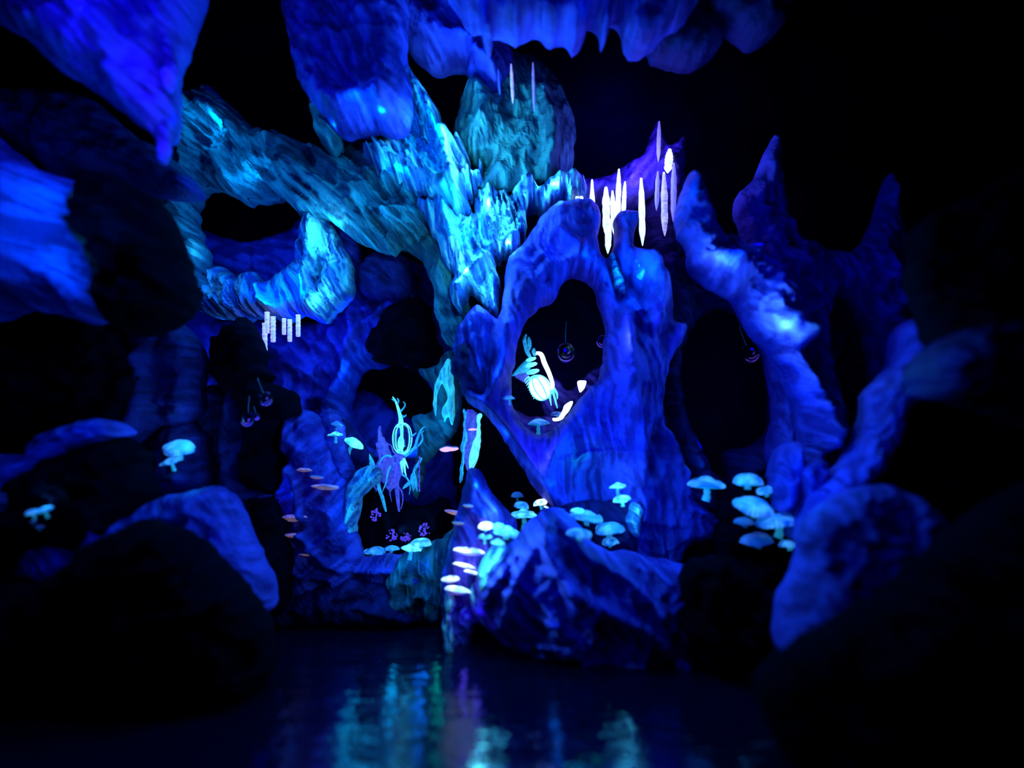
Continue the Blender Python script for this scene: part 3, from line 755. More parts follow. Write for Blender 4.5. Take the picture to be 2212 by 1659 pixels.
M['cap_pink'] = glow_mat('pink_white_pores', (1, .7, .8), (.95, .50, .85), .95)
m_ = mushroom
GL, GC, GT, GR, GO, GB = ('mushrooms in the left alcoves', 'mushrooms by the root plant', 'mushroom trail down the pillar', 'mushrooms by the right opening',
                          'mushrooms inside the oval opening', 'bracket fungi on the fluted wall')
GW = 'white bracket fungi on the pillar'
# left
m_('dome', 387, 963, 64, 'large cyan mushroom tilted in the left alcove, upper of the pair', 'mid', .42, 8, 26, .8, GL)
m_('cone', 368, 993, 42, 'cyan mushroom tucked below the large tilted one in the left alcove', 'mid', .42, -14, 18, 1.2, GL)
m_('dome', 71, 1105, 28, 'small cyan mushroom at far left, left one of the touching pair', 'mid', .55, -14, 6, 1.0, GL)
m_('dome', 98, 1099, 34, 'small cyan mushroom at far left, right one of the touching pair', 'mid', .45, -20, 6, 1.0, GL)
m_('dome', 72, 1125, 14, 'tiny dim mushroom just below the touching pair at far left', 'lo', .55, 0, 0, 1.0, GL)
m_('dome', 86, 1137, 16, 'lowest and dimmest tiny mushroom at far left', 'lo', .55, 0, 0, 1.0, GL)
# beside the grotto
m_('cone', 725, 936, 32, 'cyan mushroom with a downward stem at the left of the grotto', 'hi', .50, 0, 0, 1.1, GC)
m_('dome', 764, 954, 44, 'cyan mushroom slumped to the right at the left of the grotto', 'hi', .5, 28, 10, 1.2, GC)
m_('cone', 726, 914, 26, 'dull blue pointed mushroom above the cyan one left of the grotto', 'lo', .7, 8, 0, .8, GC)
m_('dome', 808, 1187, 46, 'mottled azure mushroom, leftmost on the low ledge below the root plant', 'mid', .52, 4, 4, .45, GC)
m_('dome', 846, 1183, 33, 'small cyan domed mushroom second from left on the low ledge', 'mid', .5, 0, 0, .45, GC)
m_('cone', 888, 1180, 42, 'bright cyan mushroom with a pale stem in front on the low ledge', 'hi', .62, 8, 2, 1.1, GC, d=4.78)
m_('dome', 908, 1171, 46, 'big bright cyan mushroom, rightmost on the low ledge', 'hi', .6, -8, 4, .45, GC, d=4.9)
# trail
m_('dome', 1050, 1134, 36, 'white-hot domed mushroom heading the trail on the pillar', 'white', .68, 0, 4, .45, GT)
m_('dome', 1077, 1136, 30, 'pale cyan mushroom between the white dome and the long one', 'hi', .7, 0, 4, .8, GT)
m_('cone', 1096, 1144, 62, 'long spreading cyan mushroom, widest of the trail', 'hi', .5, 14, 8, .45, GT)
m_('dome', 1048, 1157, 32, 'cyan mushroom directly under the white-hot dome', 'hi', .5, 0, 2, .9, GT)
m_('cone', 1076, 1169, 30, 'small conical cyan mushroom lowest in the trail', 'hi', .6, 6, 2, .45, GT)
m_('cone', 1131, 1107, 56, 'cyan double-capped mushroom on a ringed stem behind the mound, lower cap', 'hi', .42, 0, 6, 1.15, GT, d=4.75)
m_('dome', 1127, 1090, 32, 'peaked upper cap riding on the cyan mushroom with the ringed stem', 'mid', .72, 8, 4, .5, GT, d=4.77)
m_('dome', 1118, 1068, 26, 'unlit dark blue round mushroom behind the double-capped one', 'lo', .8, 0, 0, .8, GT, d=5.1)
m_('dome', 1168, 1084, 30, 'white mushroom tilted left at the foot of the blue web', 'white', .62, -12, 4, .8, GT, d=4.78)
m_('dome', 1180, 1095, 12, 'tiniest white button mushroom right of the tilted white one', 'white', .5, 20, 4, .8, GT, d=4.76)
# right of centre
m_('cone', 1334, 1047, 36, 'pale cyan mushroom with a thin stem on the central column', 'hi', .52, -6, 2, 1.1, GR, d=4.5)
m_('dome', 1343, 1076, 38, 'pale cyan mushroom just below the thin stemmed one', 'hi', .55, -10, 4, .7, GR, d=4.48)
m_('cone', 1266, 1110, 74, 'flat azure mushroom with a white lower lip, widest on the dark shelf', 'mid', .40, 6, 8, .45, GR)
m_('dome', 1248, 1102, 30, 'pale cyan button nested on the widest mushroom of the dark shelf', 'hi', .5, 0, 6, .45, GR, d=4.45)
m_('dome', 1252, 1150, 54, 'azure mushroom at the lower left of the dark shelf', 'mid', .42, 6, 8, .45, GR)
m_('dome', 1316, 1138, 62, 'broad azure mushroom at the right of the dark shelf', 'mid', .46, -4, 10, .45, GR)
m_('dome', 1319, 1167, 38, 'small azure mushroom lowest on the dark shelf', 'mid', .6, -6, 8, .45, GR)
# inside the oval opening
m_('flat', 1099, 858, 26, 'small cyan mushroom at the left edge of the oval opening', 'mid', .5, -4, 0, 1.1, GO, d=4.62)
m_('flat', 1163, 910, 46, 'blue-green mushroom with a thick stem inside the oval opening', 'mid', .46, 0, 4, 1.25, GO, d=5.2)
m_('dome', 1204, 893, 28, 'dull blue mushroom in front of the white leaf in the oval opening', 'lo', .5, 0, 8, .8, GO, d=5.1)
# right cluster
m_('cone', 1525, 1038, 78, 'broad blue mushroom standing alone left of the right cluster', 'mid', .48, 2, 4, .9, GR, d=4.45)
m_('dome', 1615, 1034, 62, 'domed azure mushroom topmost in the right cluster', 'mid', .62, 0, 4, .45, GR)
m_('dome', 1656, 1057, 46, 'small bright mushroom right below the topmost of the right cluster', 'mid', .46, -8, 4, .45, GR)
m_('dome', 1628, 1089, 86, 'largest mushroom of the right cluster, seen from above', 'mid', .38, 10, 20, .45, GR)
m_('dome', 1609, 1124, 44, 'blurry blue mushroom at the left of the right cluster', 'lo', .5, 0, 6, .45, GR)
m_('dome', 1676, 1121, 84, 'long azure mushroom at the right of the cluster with shade beneath', 'mid', .38, -8, 6, .8, GR)
m_('dome', 1635, 1161, 68, 'dim deep blue mushroom low in the right cluster', 'lo', .5, -6, 8, .45, GR)
m_('dome', 1706, 1172, 50, 'azure mushroom lowest and rightmost of the right cluster', 'mid', .4, -4, 4, .45, GR)
# bracket fungi
b_ = lambda *a, **k: mushroom('bracket', *a, **k)
b_(657, 1013, 32, 'small pink-bellied bracket highest on the fluted wall', 'bd', .34, 0, -13, 1, GB)
b_(684, 1029, 30, 'faint bracket between the highest and the widest on the fluted wall', 'bdd', .34, 4, -12, 1, GB)
b_(702, 1049, 60, 'widest pink-bellied bracket at the right of the fluted wall', 'bd', .26, 2, -12, 1, GB)
b_(636, 1115, 60, 'broad pink-bellied bracket at the left edge of the fluted wall', 'bd', .34, -3, -13, 1, GB)
b_(634, 1154, 38, 'small bracket just under the broad left one on the fluted wall', 'bd', .32, -2, -12, 1, GB)
b_(660, 1195, 34, 'darkest bracket at the foot of the fluted wall', 'bdd', .30, 0, -12, 1, GB)
b_(969, 967, 44, 'pink glowing bracket on the dark wall left of the hollow stump', 'bp', .30, -4, -18, 1, 'bracket fungi by the stump', d=5.1)
b_(1021, 926, 22, 'little pink-white bracket growing inside the hollow stump', 'bp', .28, -2, -16, 1, 'bracket fungi by the stump', d=4.86)
b_(982, 1104, 44, 'white-tipped violet bracket on the left side of the pillar', 'bv', .34, 10, -10, 1, GW)
b_(1011, 1091, 24, 'small dim violet bracket high on the pillar', 'bdd', .34, 4, -14, 1, GW)
b_(990, 1128, 28, 'dim violet bracket under the white-tipped one', 'bdd', .34, 4, -14, 1, GW)
b_(1013, 1186, 68, 'widest white bracket on the pillar', 'bw', .34, 6, -6, 1, GW)
b_(1002, 1219, 50, 'thin white bracket below the widest one', 'bw', .26, 12, -6, 1, GW)
b_(1018, 1234, 38, 'short white bracket at the lower right of the stack', 'bw', .30, 14, -6, 1, GW)
b_(973, 1247, 38, 'round-lipped white bracket at the left of the stack', 'bw', .52, -4, 0, 1, GW, d=4.3)
b_(988, 1270, 56, 'lowest and thickest white bracket with a violet lip', 'bw', .44, 8, -6, 1, GW, d=4.27)


# ------------------------------------------------------------------ icicles
def icicle(px, y0, y1, w, mat, label, group, d, lean=0, flat=False, name='hanging_icicle'):
    n = 18
    pts, rr = [], []
    rnd = random.Random(int(px * 7 + y0))
    for k in range(n + 1):
        t = k / n
        pts.append(P(px + lean * t, y0 + (y1 - y0) * t, d))
        if flat:
            r = .5 * w * (1 + .10 * math.sin(k * 2.2 + rnd.random()))
            if k == n: r *= .8
        else:
            r = .5 * w * (min(1, .35 + 2.5 * t) if t < .3 else (1.05 if t < .75 else 1.05 * (1 - ((t - .75) / .27) ** 1.5))) * (1 + .1 * rnd.uniform(-1, 1))
        rr.append(max(S(r, d), .0008))
    v, f = tube_data(pts, rr, 9)
    c = sum((Vector(p) for p in v), Vector()) / len(v)
    o = mesh_obj(name, [Vector(p) - c for p in v], f, M[mat])
    o.location = c
    return tag(o, label, 'icicle', group)


GI = 'row of icicles under the violet rock'
DI = 4.93
for a in [
    (1247, 398, 450, 8, 'ice_white', 'short white icicle, leftmost of the row, touching its neighbour', 0),
    (1256, 408, 464, 8, 'ice_white', 'short white icicle second in the row', 0),
    (1279, 388, 534, 11, 'ice_white', 'long slim white icicle standing apart, third in the row', 1),
    (1309, 404, 512, 16, 'ice_white', 'thickest white icicle, in the merged clump of the row', 1),
    (1315, 470, 548, 13, 'ice_white', 'icicle reaching lowest of the whole row, beneath the clump', -2),
    (1323, 412, 506, 11, 'ice_white', 'white icicle on the right side of the merged clump', 3),
    (1337, 365, 490, 11, 'ice_white', 'white icicle just right of the clump with a violet top', -3),
    (1350, 392, 478, 9, 'ice_white', 'slanting thin white icicle left of the isolated long one', -4),
    (1385, 385, 531, 13, 'ice_white', 'isolated long white icicle with a pointed heavy tip', 3),
    (1421, 370, 455, 9, 'ice_violet', 'short violet icicle, left of the three violet ones', -3),
    (1434, 372, 510, 14, 'ice_lilac', 'long lilac icicle, middle and longest of the three violet ones', 2),
    (1456, 350, 479, 12, 'ice_violet', 'violet icicle at the right end of the row', -2),
]:
    icicle(a[0], a[1], a[2], a[3], a[4], a[5], GI, DI, a[6])
cr = icicle(1447, 322, 374, 17, 'ice_white', 'blazing white crystal at the top right of the icicle row', None, 4.9, -5, name='glowing_crystal')
cr['category'] = 'crystal'
icicle(1424, 262, 350, 9, 'ice_violet', 'upright violet spike rising highest above the icicle row', None, 4.96, -2, name='crystal_spike')['category'] = 'crystal'
GU = 'thin icicles in front of the teal boulder'
icicle(1104, 138, 224, 6, 'ice_lilac', 'thin white-violet icicle hanging before the teal boulder', GU, 4.4, 4)
icicle(1151, 135, 242, 5, 'ice_violet', 'thin violet icicle right of the brighter one before the teal boulder', GU, 4.4, 3)
icicle(1076, 150, 206, 4, 'ice_blue', 'faintest blue icicle left of the two before the teal boulder', GU, 4.4, 4)
GQ = 'lilac tubes under the scalloped rock'
for a in [(534, 696, 735, 11, 'ice_lilac', 'lilac tube hanging alone at the left of its group'),
          (577, 674, 720, 11, 'ice_lilac', 'lilac tube starting highest, behind the longest one'),
          (572, 698, 767, 11, 'ice_lilac', 'longest lilac tube, reaching lowest under the scalloped rock'),
          (590, 684, 739, 11, 'ice_lilac', 'lilac tube immediately right of the longest one'),
          (613.5, 688, 723, 9, 'ice_lilac', 'shortest lilac tube under the scalloped rock'),
          (626, 690, 738, 10, 'ice_lilac', 'lilac tube right beside the shortest one'),
          (644, 680, 727, 10, 'ice_lilac', 'lilac tube at the right end of its group')]:
    icicle(a[0], a[1], a[2], a[3], a[4], a[5], GQ, 5.05, 0, flat=True, name='light_tube')['category'] = 'light tube'


# ------------------------------------------------------------------ root plant with glass pod
def pod(root, px, py, w, h, d, ribm, nrib, axis_tilt=0, core=None, glass='glass', rib_r=1.2):
    c = P(px, py, d); a, b2 = S(w / 2, d), S(h / 2, d)
    Rm = Matrix.Rotation(math.radians(axis_tilt), 4, 'Y')
    prof = [(max(.02, math.sin(math.pi * i / 14)) * a * .9, -math.cos(math.pi * i / 14) * b2 * .95) for i in range(15)]
    T_ = Matrix.Translation(c) @ Rm
    MB().add(lathe(prof, 28), T_).build('pod_glass' if glass == 'glass' else 'glowing_core', glass, root)
    for k in range(nrib):
        an = 2 * math.pi * (k + .25) / nrib
        pts = []
        for i in range(15):
            t = math.pi * i / 14
            r = math.sin(t) ** .8 * a if 0 < i < 14 else 0.0
            pts.append(T_ @ Vector((r * math.cos(an), r * math.sin(an), -math.cos(t) * b2)))
        MB().add(tube_data(pts, S(rib_r, d), 6)).build('rib', ribm, root)
    if core:
        prof = [(max(.02, math.sin(math.pi * i / 10)) * a * .28, -math.cos(math.pi * i / 10) * b2 * .45) for i in range(11)]
        MB().add(lathe(prof, 14), T_ @ Matrix.Translation((-.1 * a, 0, -.3 * b2))).build('core', core, root)


def finish(root, label, cat, group=None, base=None):
    """put the Empty at the base of its parts"""
    root.location = base
    for ch in root.children:
        ch.location = Vector(ch.location) - Vector(base)
    tag(root, label, cat, group)


DP = 5.2
rp = empty('pod_plant')
pod(rp, 869, 947, 41, 66, DP, 'hotrib', 8, 0, 'hotrib', rib_r=1.3)
q = MB()
q.add(px_tube([(866, 914), (866, 905), (864, 897), (861, 885)], [6, 5, 4, 3.5], DP))
q.add(px_tube([(861, 885), (857, 873), (853, 864), (848, 857)], [3.4, 2.6, 2.0, 1.0], DP))
q.build('neck', 'hotrib', rp)
for pts in ([(863, 892), (868, 886), (873, 880), (875, 873), (871, 868)], [(868, 898), (873, 900), (878, 896)], [(858, 875), (861, 866), (858, 860)], [(855, 868), (850, 864), (846, 862)]):
    MB().add(px_tube(pts, [2.3, 2, 1.8, 1.2], DP, 6)).build('antenna', 'coral', rp)
q = MB()
q.add(px_tube([(869, 982), (862, 995), (857, 1015), (855, 1035), (858, 1060), (860, 1085), (862, 1105)], [9, 8, 6, 6, 5, 4, 2], DP))
q.add(px_tube([(866, 985), (868, 1000), (865, 1020), (860, 1040), (858, 1070)], [6, 5, 4, 3, 2], DP - .03))
q.add(px_tube([(860, 985), (851, 990), (848, 1010), (851, 1030)], [5, 5, 4, 2], DP))
q.build('trunk', 'coral_v', rp)
for pts, r in (([(872, 986), (885, 978), (896, 966), (901, 950), (905, 938), (911, 927), (918, 921)], [4, 3, 3, 3, 2.5, 2, 1.2]),
               ([(889, 972), (900, 966), (908, 958), (913, 948), (911, 936), (916, 930)], [3, 2.5, 2.3, 2, 1.8, 1]),
               ([(885, 946), (893, 940), (899, 935)], [2, 2, 1.2])):
    MB().add(px_tube(pts, r, DP, 6)).build('branch', 'coral', rp)
for pts, r in (([(858, 1000), (846, 1006), (838, 1020), (834, 1042), (826, 1062)], [3, 2.6, 2.2, 1.8, .8]), ([(857, 1012), (868, 1024), (880, 1034), (886, 1052), (884, 1068)], [2.6, 2.4, 2, 1.6, .7]),
               ([(855, 1030), (846, 1044), (842, 1062), (846, 1084)], [2.4, 2.2, 1.6, .7]), ([(858, 1050), (868, 1062), (870, 1082), (866, 1100)], [2.2, 2, 1.5, .6]),
               ([(852, 990), (838, 984), (826, 990), (818, 1004)], [2.6, 2.2, 1.8, .8]), ([(862, 985), (850, 976), (846, 964), (838, 958)], [2.4, 2, 1.6, .7])):
    MB().add(px_tube(pts, r, DP, 6)).build('root', 'coral' if r[0] > 2.5 else 'coral_v', rp)
for pts, r in (([(868, 995), (873, 1005), (875, 1020), (878, 1028)], [5, 3, 2, .8]), ([(866, 998), (868, 1012), (870, 1022)], [3, 2, .8]), ([(872, 990), (878, 1002), (882, 1012)], [3, 2, .8])):
    MB().add(px_tube(pts, r, DP - .05, 6)).build('tendril', 'hotrib', rp)
finish(rp, 'cyan root-like plant crowned by a ribbed clear glass pod in the grotto', 'plant', None, P(862, 1105, DP))

DQ = 5.15
rt = empty('hanging_frond')
MB().add(px_tube([(911, 989), (906, 998), (900, 1008), (895, 1016), (893, 1026)], [2.5, 3.2, 3, 3, 2], DQ)).build('stalk', 'coral', rt)
for k in range(7):
    a = (k - 3) / 3
    MB().add(px_tube([(894, 1018), (893 + 5 * a, 1030), (895 + 6 * a, 1045), (897 + 4 * a, 1058 + 4 * math.cos(k))], [1.3, 1.4, 1.1, .5], DQ + .02 * (k % 3), 5)).build('strand', 'coral', rt)
finish(rt, 'drooping cyan frond of fine strands right of the root plant', 'plant', None, P(895, 1060, DQ))
bd = MB()
for k in range(22):
    y = 988 + k * 3.4
    r = S(1.3 + .6 * (k % 3 == 0), DQ)
    prof = [(max(.05, math.sin(math.pi * i / 6)) * r, -math.cos(math.pi * i / 6) * r * 1.5) for i in range(7)]
    bd.add(lathe(prof, 8), Matrix.Translation(P(906 + .6 * math.sin(k), y, DQ - .05)))
tag(bd.build('hanging_thread', 'bead'), 'thin violet beaded thread hanging right of the drooping frond', 'beads')

# stalks and coral left of the plant
for pts, r, mt, lb in (
    ([(795, 980), (803, 1000), (808, 1020), (815, 1040), (818, 1055)], [3, 6, 5, 4, 2], 'coral', 'thick cyan stalk forking out of the rock left of the root plant'),
    ([(782, 985), (788, 1005), (796, 1025), (806, 1045), (812, 1058)], [2, 4, 4, 3, 1], 'coral_v', 'dull violet stalk leftmost beside the root plant'),
    ([(818, 1035), (819, 1055), (826, 1075), (831, 1095), (834, 1105)], [2, 4, 4, 3, 1.5], 'coral', 'cyan stalk hanging lowest left of the root plant'),
    ([(830, 1000), (824, 1020), (820, 1040), (812, 1062)], [2, 3.5, 3, 1], 'coral_v', 'violet stalk slanting down between the coral and the cyan stalks'),
    ([(893, 1030), (885, 1042), (876, 1050), (870, 1056)], [1.5, 4, 3.5, 1], 'coral', 'short cyan stalk right of the trunk of the root plant')):
    v_, f_ = px_tube(pts, r, 5.25)
    c = sum((Vector(p) for p in v_), Vector()) / len(v_)
    o = mesh_obj('root_stalk', [Vector(p) - c for p in v_], f_, M[mt]); o.location = c
    tag(o, lb, 'stalk', 'stalks left and right of the root plant')
coral = rock('coral_fan', [(816, 990), (812, 965), (817, 945), (820, 925), (824, 922), (828, 938), (838, 950), (844, 965), (846, 990), (852, 1020), (858, 1050), (845, 1062), (832, 1050), (822, 1030), (812, 1010)],
             5.35, .06, M['coral_v'], 'violet knobbly coral fan rising behind the root plant', 'coral', R=14, amp=.05, step=3, rough_edge=6, back=.05, fold=(70, 9, 30, .04))
rng = random.Random(5)
for (cx_, cy_, hh, lb) in ((917, 1144, 26, 'violet berry spray right above the big bright cyan mushroom'), (846, 1156, 24, 'violet berry spray left of the trunk foot of the root plant'),
                           (812, 1112, 26, 'dim violet berry spray hanging below the left stalks'), (876, 1160, 18, 'small violet berry spray over the front cyan mushroom')):
    q = MB()
    dd = 5.12
    q.add(px_tube([(cx_, cy_ + hh / 2), (cx_ + 2, cy_), (cx_ + 1, cy_ - hh / 2)], [1, .8, .5], dd, 5))
    for k in range(34):
        t = rng.random()
        r = S(1.3 + rng.random() * 1.0, dd)
        prof = [(max(.05, math.sin(math.pi * i / 6)) * r, -math.cos(math.pi * i / 6) * r) for i in range(7)]
        q.add(lathe(prof, 8), Matrix.Translation(P(cx_ + rng.uniform(-1, 1) * (3 + 9 * math.sin(math.pi * (.15 + .8 * t))), cy_ + hh * (.5 - t), dd + rng.uniform(-.02, .02))))
    tag(q.build('berry_spray', 'bead'), lb, 'plant', 'violet berry sprays at the grotto floor')

# ------------------------------------------------------------------ lantern pod in the oval opening
DL = 5.35
lp = empty('lantern_pod')
pod(lp, 1167, 838, 46, 54, DL, 'hotrib', 8, -28, None, 'hot', rib_r=1.6)
for (x, y, w) in ((1151, 803, 30), (1148, 788, 27), (1147, 776, 24), (1156, 816, 32)):
    c = P(x, y, DL); a = S(w / 2, DL)
    prof = [(a * .25, a * .34), (a * .8, a * .22), (a, 0), (a * .8, -a * .22), (a * .25, -a * .34)]
    MB().add(lathe(prof, 24), Matrix.Translation(c) @ Matrix.Rotation(math.radians(-14), 4, 'Y')).build('ring', 'hotrib', lp)
q = MB().add(px_tube([(1158, 762), (1169, 766), (1176, 784), (1186, 806), (1194, 830), (1192, 842)], [3, 5, 5.5, 5, 4, 3], DL - .05))
q.build('hood', 'hot', lp)
for pts in ([(1192, 840), (1197, 855), (1201, 870), (1204, 882)], [(1196, 838), (1203, 850), (1204, 862)], [(1190, 842), (1188, 858), (1191, 876)]):
    MB().add(px_tube(pts, [3, 2.5, 2, 1], DL - .05, 7)).build('leg', 'hotrib', lp)
for pts in ([(1137, 722), (1133, 735), (1136, 750), (1140, 762), (1146, 772)], [(1142, 728), (1144, 742), (1142, 756)], [(1154, 752), (1153, 760), (1158, 768)]):
    MB().add(px_tube(pts, [1.5, 4, 4.5, 5, 3], DL + .05, 7)).build('horn', 'coral', lp)
for k in range(9):
    a = k / 8
    x, y = 1139 + 20 * a, 815 + 38 * a
    MB().add(px_tube([(x + 4, y - 2), (x - 3, y + 3), (x - 7, y + 9)], [1.6, 1.2, .5], DL, 5)).build('spike', 'hotrib', lp)
finish(lp, 'white-hot ribbed lantern pod hanging tilted in the oval opening', 'lantern', None, P(1192, 876, DL))


def slab_px(name, pts, d, T, mat, label, cat, R=8, **kw):
    return rock(name, pts, d, T, M[mat], label, cat, R=R, step=3, rough_edge=1.5, back=T, amp=.01, **kw)


slab_px('glowing_leaf', [(1105, 812), (1118, 795), (1136, 778), (1146, 772), (1146, 796), (1136, 806), (1120, 808)], 5.42, .02, 'coral', 'cyan triangular leaf spread left of the lantern pod', 'leaf')
slab_px('purple_leaf', [(1113, 812), (1128, 806), (1140, 808), (1145, 828), (1130, 826)], 5.45, .02, 'coral_v', 'violet leaf beneath the cyan triangular leaf', 'leaf')
slab_px('white_leaf', [(1215, 886), (1220, 875), (1232, 867), (1238, 868), (1233, 882), (1222, 896), (1210, 908), (1196, 910), (1194, 904), (1206, 902)], 5.05, .02, 'hot', 'blazing white leaf-shaped fungus at the lower right rim of the oval opening', 'fungus')
slab_px('white_stub', [(1248, 825), (1260, 822), (1268, 824), (1264, 836), (1254, 847), (1250, 840)], 5.2, .02, 'hot', 'small blazing white stub on the right rim of the oval opening', 'fungus')
rock('inner_rock', [(1170, 850), (1185, 812), (1205, 825), (1228, 842), (1262, 818), (1310, 790), (1360, 800), (1360, 1150), (1250, 1180), (1190, 1000)], 5.6, .08, 'blue', 'blue rock shelf behind the legs of the lantern pod', 'rock', R=24, step=5)
rock('inner_rock', [(1100, 880), (1150, 900), (1215, 905), (1220, 960), (1150, 970), (1100, 940)], 5.5, .08, 'blue', 'dark rock floor of the oval opening under the thick-stemmed mushroom', 'rock', R=24, step=5)


# ------------------------------------------------------------------ hanging glass bells with rim reflections painted in violet
def bell(px, py, w, d, label, roll=0):
    r0 = empty('glass_bell')
    c = P(px, py, d); a = S(w / 2, d)
    Rm = Matrix.Rotation(math.radians(roll), 4, 'Y')
    T_ = Matrix.Translation(c) @ Rm
    prof = [(max(.03, math.sin(math.pi * i / 12)) * a, -math.cos(math.pi * i / 12) * a * 1.15) for i in range(11)]
    MB().add(lathe(prof, 24, lambda an, i: (1 + .03 * math.cos(8 * an), 0)), T_).build('bell', 'glass', r0)
    for (s_, e_, rr, zz) in ((-.85, .85, .96, .0), (-.5, .6, .72, .16), (.15, .8, .5, .34)):
        pts = [T_ @ Vector((a * rr * math.sin(t), -a * .55, -a * rr * 1.05 * math.cos(t) + zz * a)) for t in np.linspace(s_ * 1.35, e_ * 1.35, 12)]
        MB().add(tube_data(pts, [S(.4 + .9 * math.sin(math.pi * i / 11), d) for i in range(12)], 6)).build('rim_reflection', 'rim', r0)
    MB().add(tube_data([T_ @ Vector((0, 0, a * .9)), T_ @ Vector((0, 0, a * 2.2)), T_ @ Vector((.1 * a, 0, a * 3.6))], S(.6, d), 5)).build('cord', 'stem_lo', r0)
    finish(r0, label, 'glass bell', 'glass bells hanging in the dark openings', c)


bell(1222, 762, 38, 5.6, 'glass bell with violet rim reflections hanging in the middle of the oval opening')
bell(1301, 738, 26, 5.3, 'glass bell half hidden by the right rim of the oval opening', 25)
bell(1619, 764, 36, 5.7, 'glass bell with violet rim reflections in the tall black opening at right', -20)
bell(575, 862, 28, 4.45, 'glass bell on the black rock column, upper right one of the three', -25)
bell(536, 906, 28, 4.45, 'glass bell on the black rock column, lowest and pinkest of the three', 0)
bell(555, 900, 13, 4.45, 'smallest glass bell between the other two on the black column', -20)

# ------------------------------------------------------------------ hollow stump
DS = 4.95
st = empty('hollow_stump')
def stump_part(name, pts, d, T, mat, R=6, fold=None, ridges=()):
    o = rock(name, pts, d, T, mat, None, None, R=R, step=2.5, rough_edge=3, back=T, amp=.015, fold=fold, ridges=ridges)
    ROCKS.pop()
    for k in ('label', 'category', 'group'):
        if k in o: del o[k]
    o.parent = st
    return o
stump_part('hollow', [(1006, 886), (1014, 882), (1026, 888), (1034, 900), (1032, 930), (1034, 960), (1028, 990), (1016, 1018), (1004, 1010), (1002, 975), (1000, 940), (1004, 910)], DS + .05, .03, M['coral_v'], R=20)
stump_part('bark', [(1000, 890), (1006, 884), (1008, 900), (1006, 920), (1008, 950), (1004, 980), (1003, 1010), (1000, 1035), (995, 1042), (995, 1020), (999, 985), (996, 970), (998, 945), (1003, 925)], DS, .04, M['coral'])
stump_part('bark', [(1031, 896), (1040, 893), (1038, 915), (1037, 945), (1037, 970), (1030, 995), (1020, 1022), (1012, 1026), (1014, 990), (1020, 960), (1030, 930)], DS - .03, .04, M['hotrib'], ridges=[([(1036, 900), (1034, 950), (1025, 1000)], 3, .02)])
finish(st, 'pale hollow stump with cyan bark edges and a violet hollow', 'tree stump', None, P(1005, 1040, DS))

# small glowing chips of rock on the right slope
for (x, y, w, lb) in ((1195, 1345, 40, 'blue glinting pebble left of the three at the foot of the mound'), (1258, 1395, 30, 'blue glinting pebble in the middle at the foot of the mound'),
                      (1295, 1390, 34, 'blue glinting pebble right of the middle one on the mound'), (1478, 1440, 34, 'blue glinting pebble farthest right on the mound')):
    rock('pebble', [(x - w / 2, y - 6), (x - 4, y - 14), (x + w / 2, y + 2), (x + w / 3, y + 14), (x - w / 3, y + 8)], hit(x, y, 4.2) - .01, .05, 'blue', lb, 'pebble', 'glinting pebbles on the mound', R=10, step=4, back=.04)

# ------------------------------------------------------------------ added unseen lamps
B = (.0, .0, 1.0); A = (.0, .12, 1.0); Z = (.0, .36, 1.0); Cn = (.04, .58, 1.0); Tl = (.0, .32, .66); Vi = (.08, .05, 1.0)


def pl(px, py, d, power, col, r=.06):
    l = bpy.data.lights.new('added_light', 'POINT'); l.energy = power; l.color = col; l.shadow_soft_size = r
    o = bpy.data.objects.new('added_light', l); C.objects.link(o); o.location = P(px, py, d)
    return o


def area(loc, target, size, power, col):
    l = bpy.data.lights.new('added_wash', 'AREA'); l.energy = power; l.color = col; l.size = size
    o = bpy.data.objects.new('added_wash', l); C.objects.link(o); o.location = loc
    o.rotation_euler = (Vector(target) - Vector(loc)).to_track_quat('-Z', 'Y').to_euler()


area((-.3, 1.2, 3.2), (-.2, 5.5, 1.6), 1.5, 3, B)  # unseen blue area light added as ambient fill
Ch = (.08, .75, 1.0)
Vb = (.012, .02, 1.0)


def lamp(px, py, clr, L_, col, up=.45):
    """unseen point light added clr metres in front of the rock it brightens; L_ is how bright the rock gets"""
    d = (P(px, py, 1.0) - CAM).normalized()
    loc, n, i, dist = BVH.ray_cast(CAM, d, 30)
    if loc is None: return
    if col[2] < .7: L_ *= .6
    if col[1] < .05: L_ *= .42
    elif col[1] < .15 and col[0] < .03: L_ *= .62
    q = loc - d * clr + Vector((-.45 * clr if px > 1000 else .45 * clr, 0, clr * up))
    l = bpy.data.lights.new('added_light', 'POINT'); l.energy = 79 * (.26 if clr >= .3 else (.45 if clr >= .18 else 1.15)) * (2.0 if 780 < px < 1260 and 200 < py < 690 and col[1] > .4 and clr < .2 else 1) * L_ * clr * clr * (1 + up * up); l.color = col; l.shadow_soft_size = .02
    o = bpy.data.objects.new('added_light', l); C.objects.link(o); o.location = q


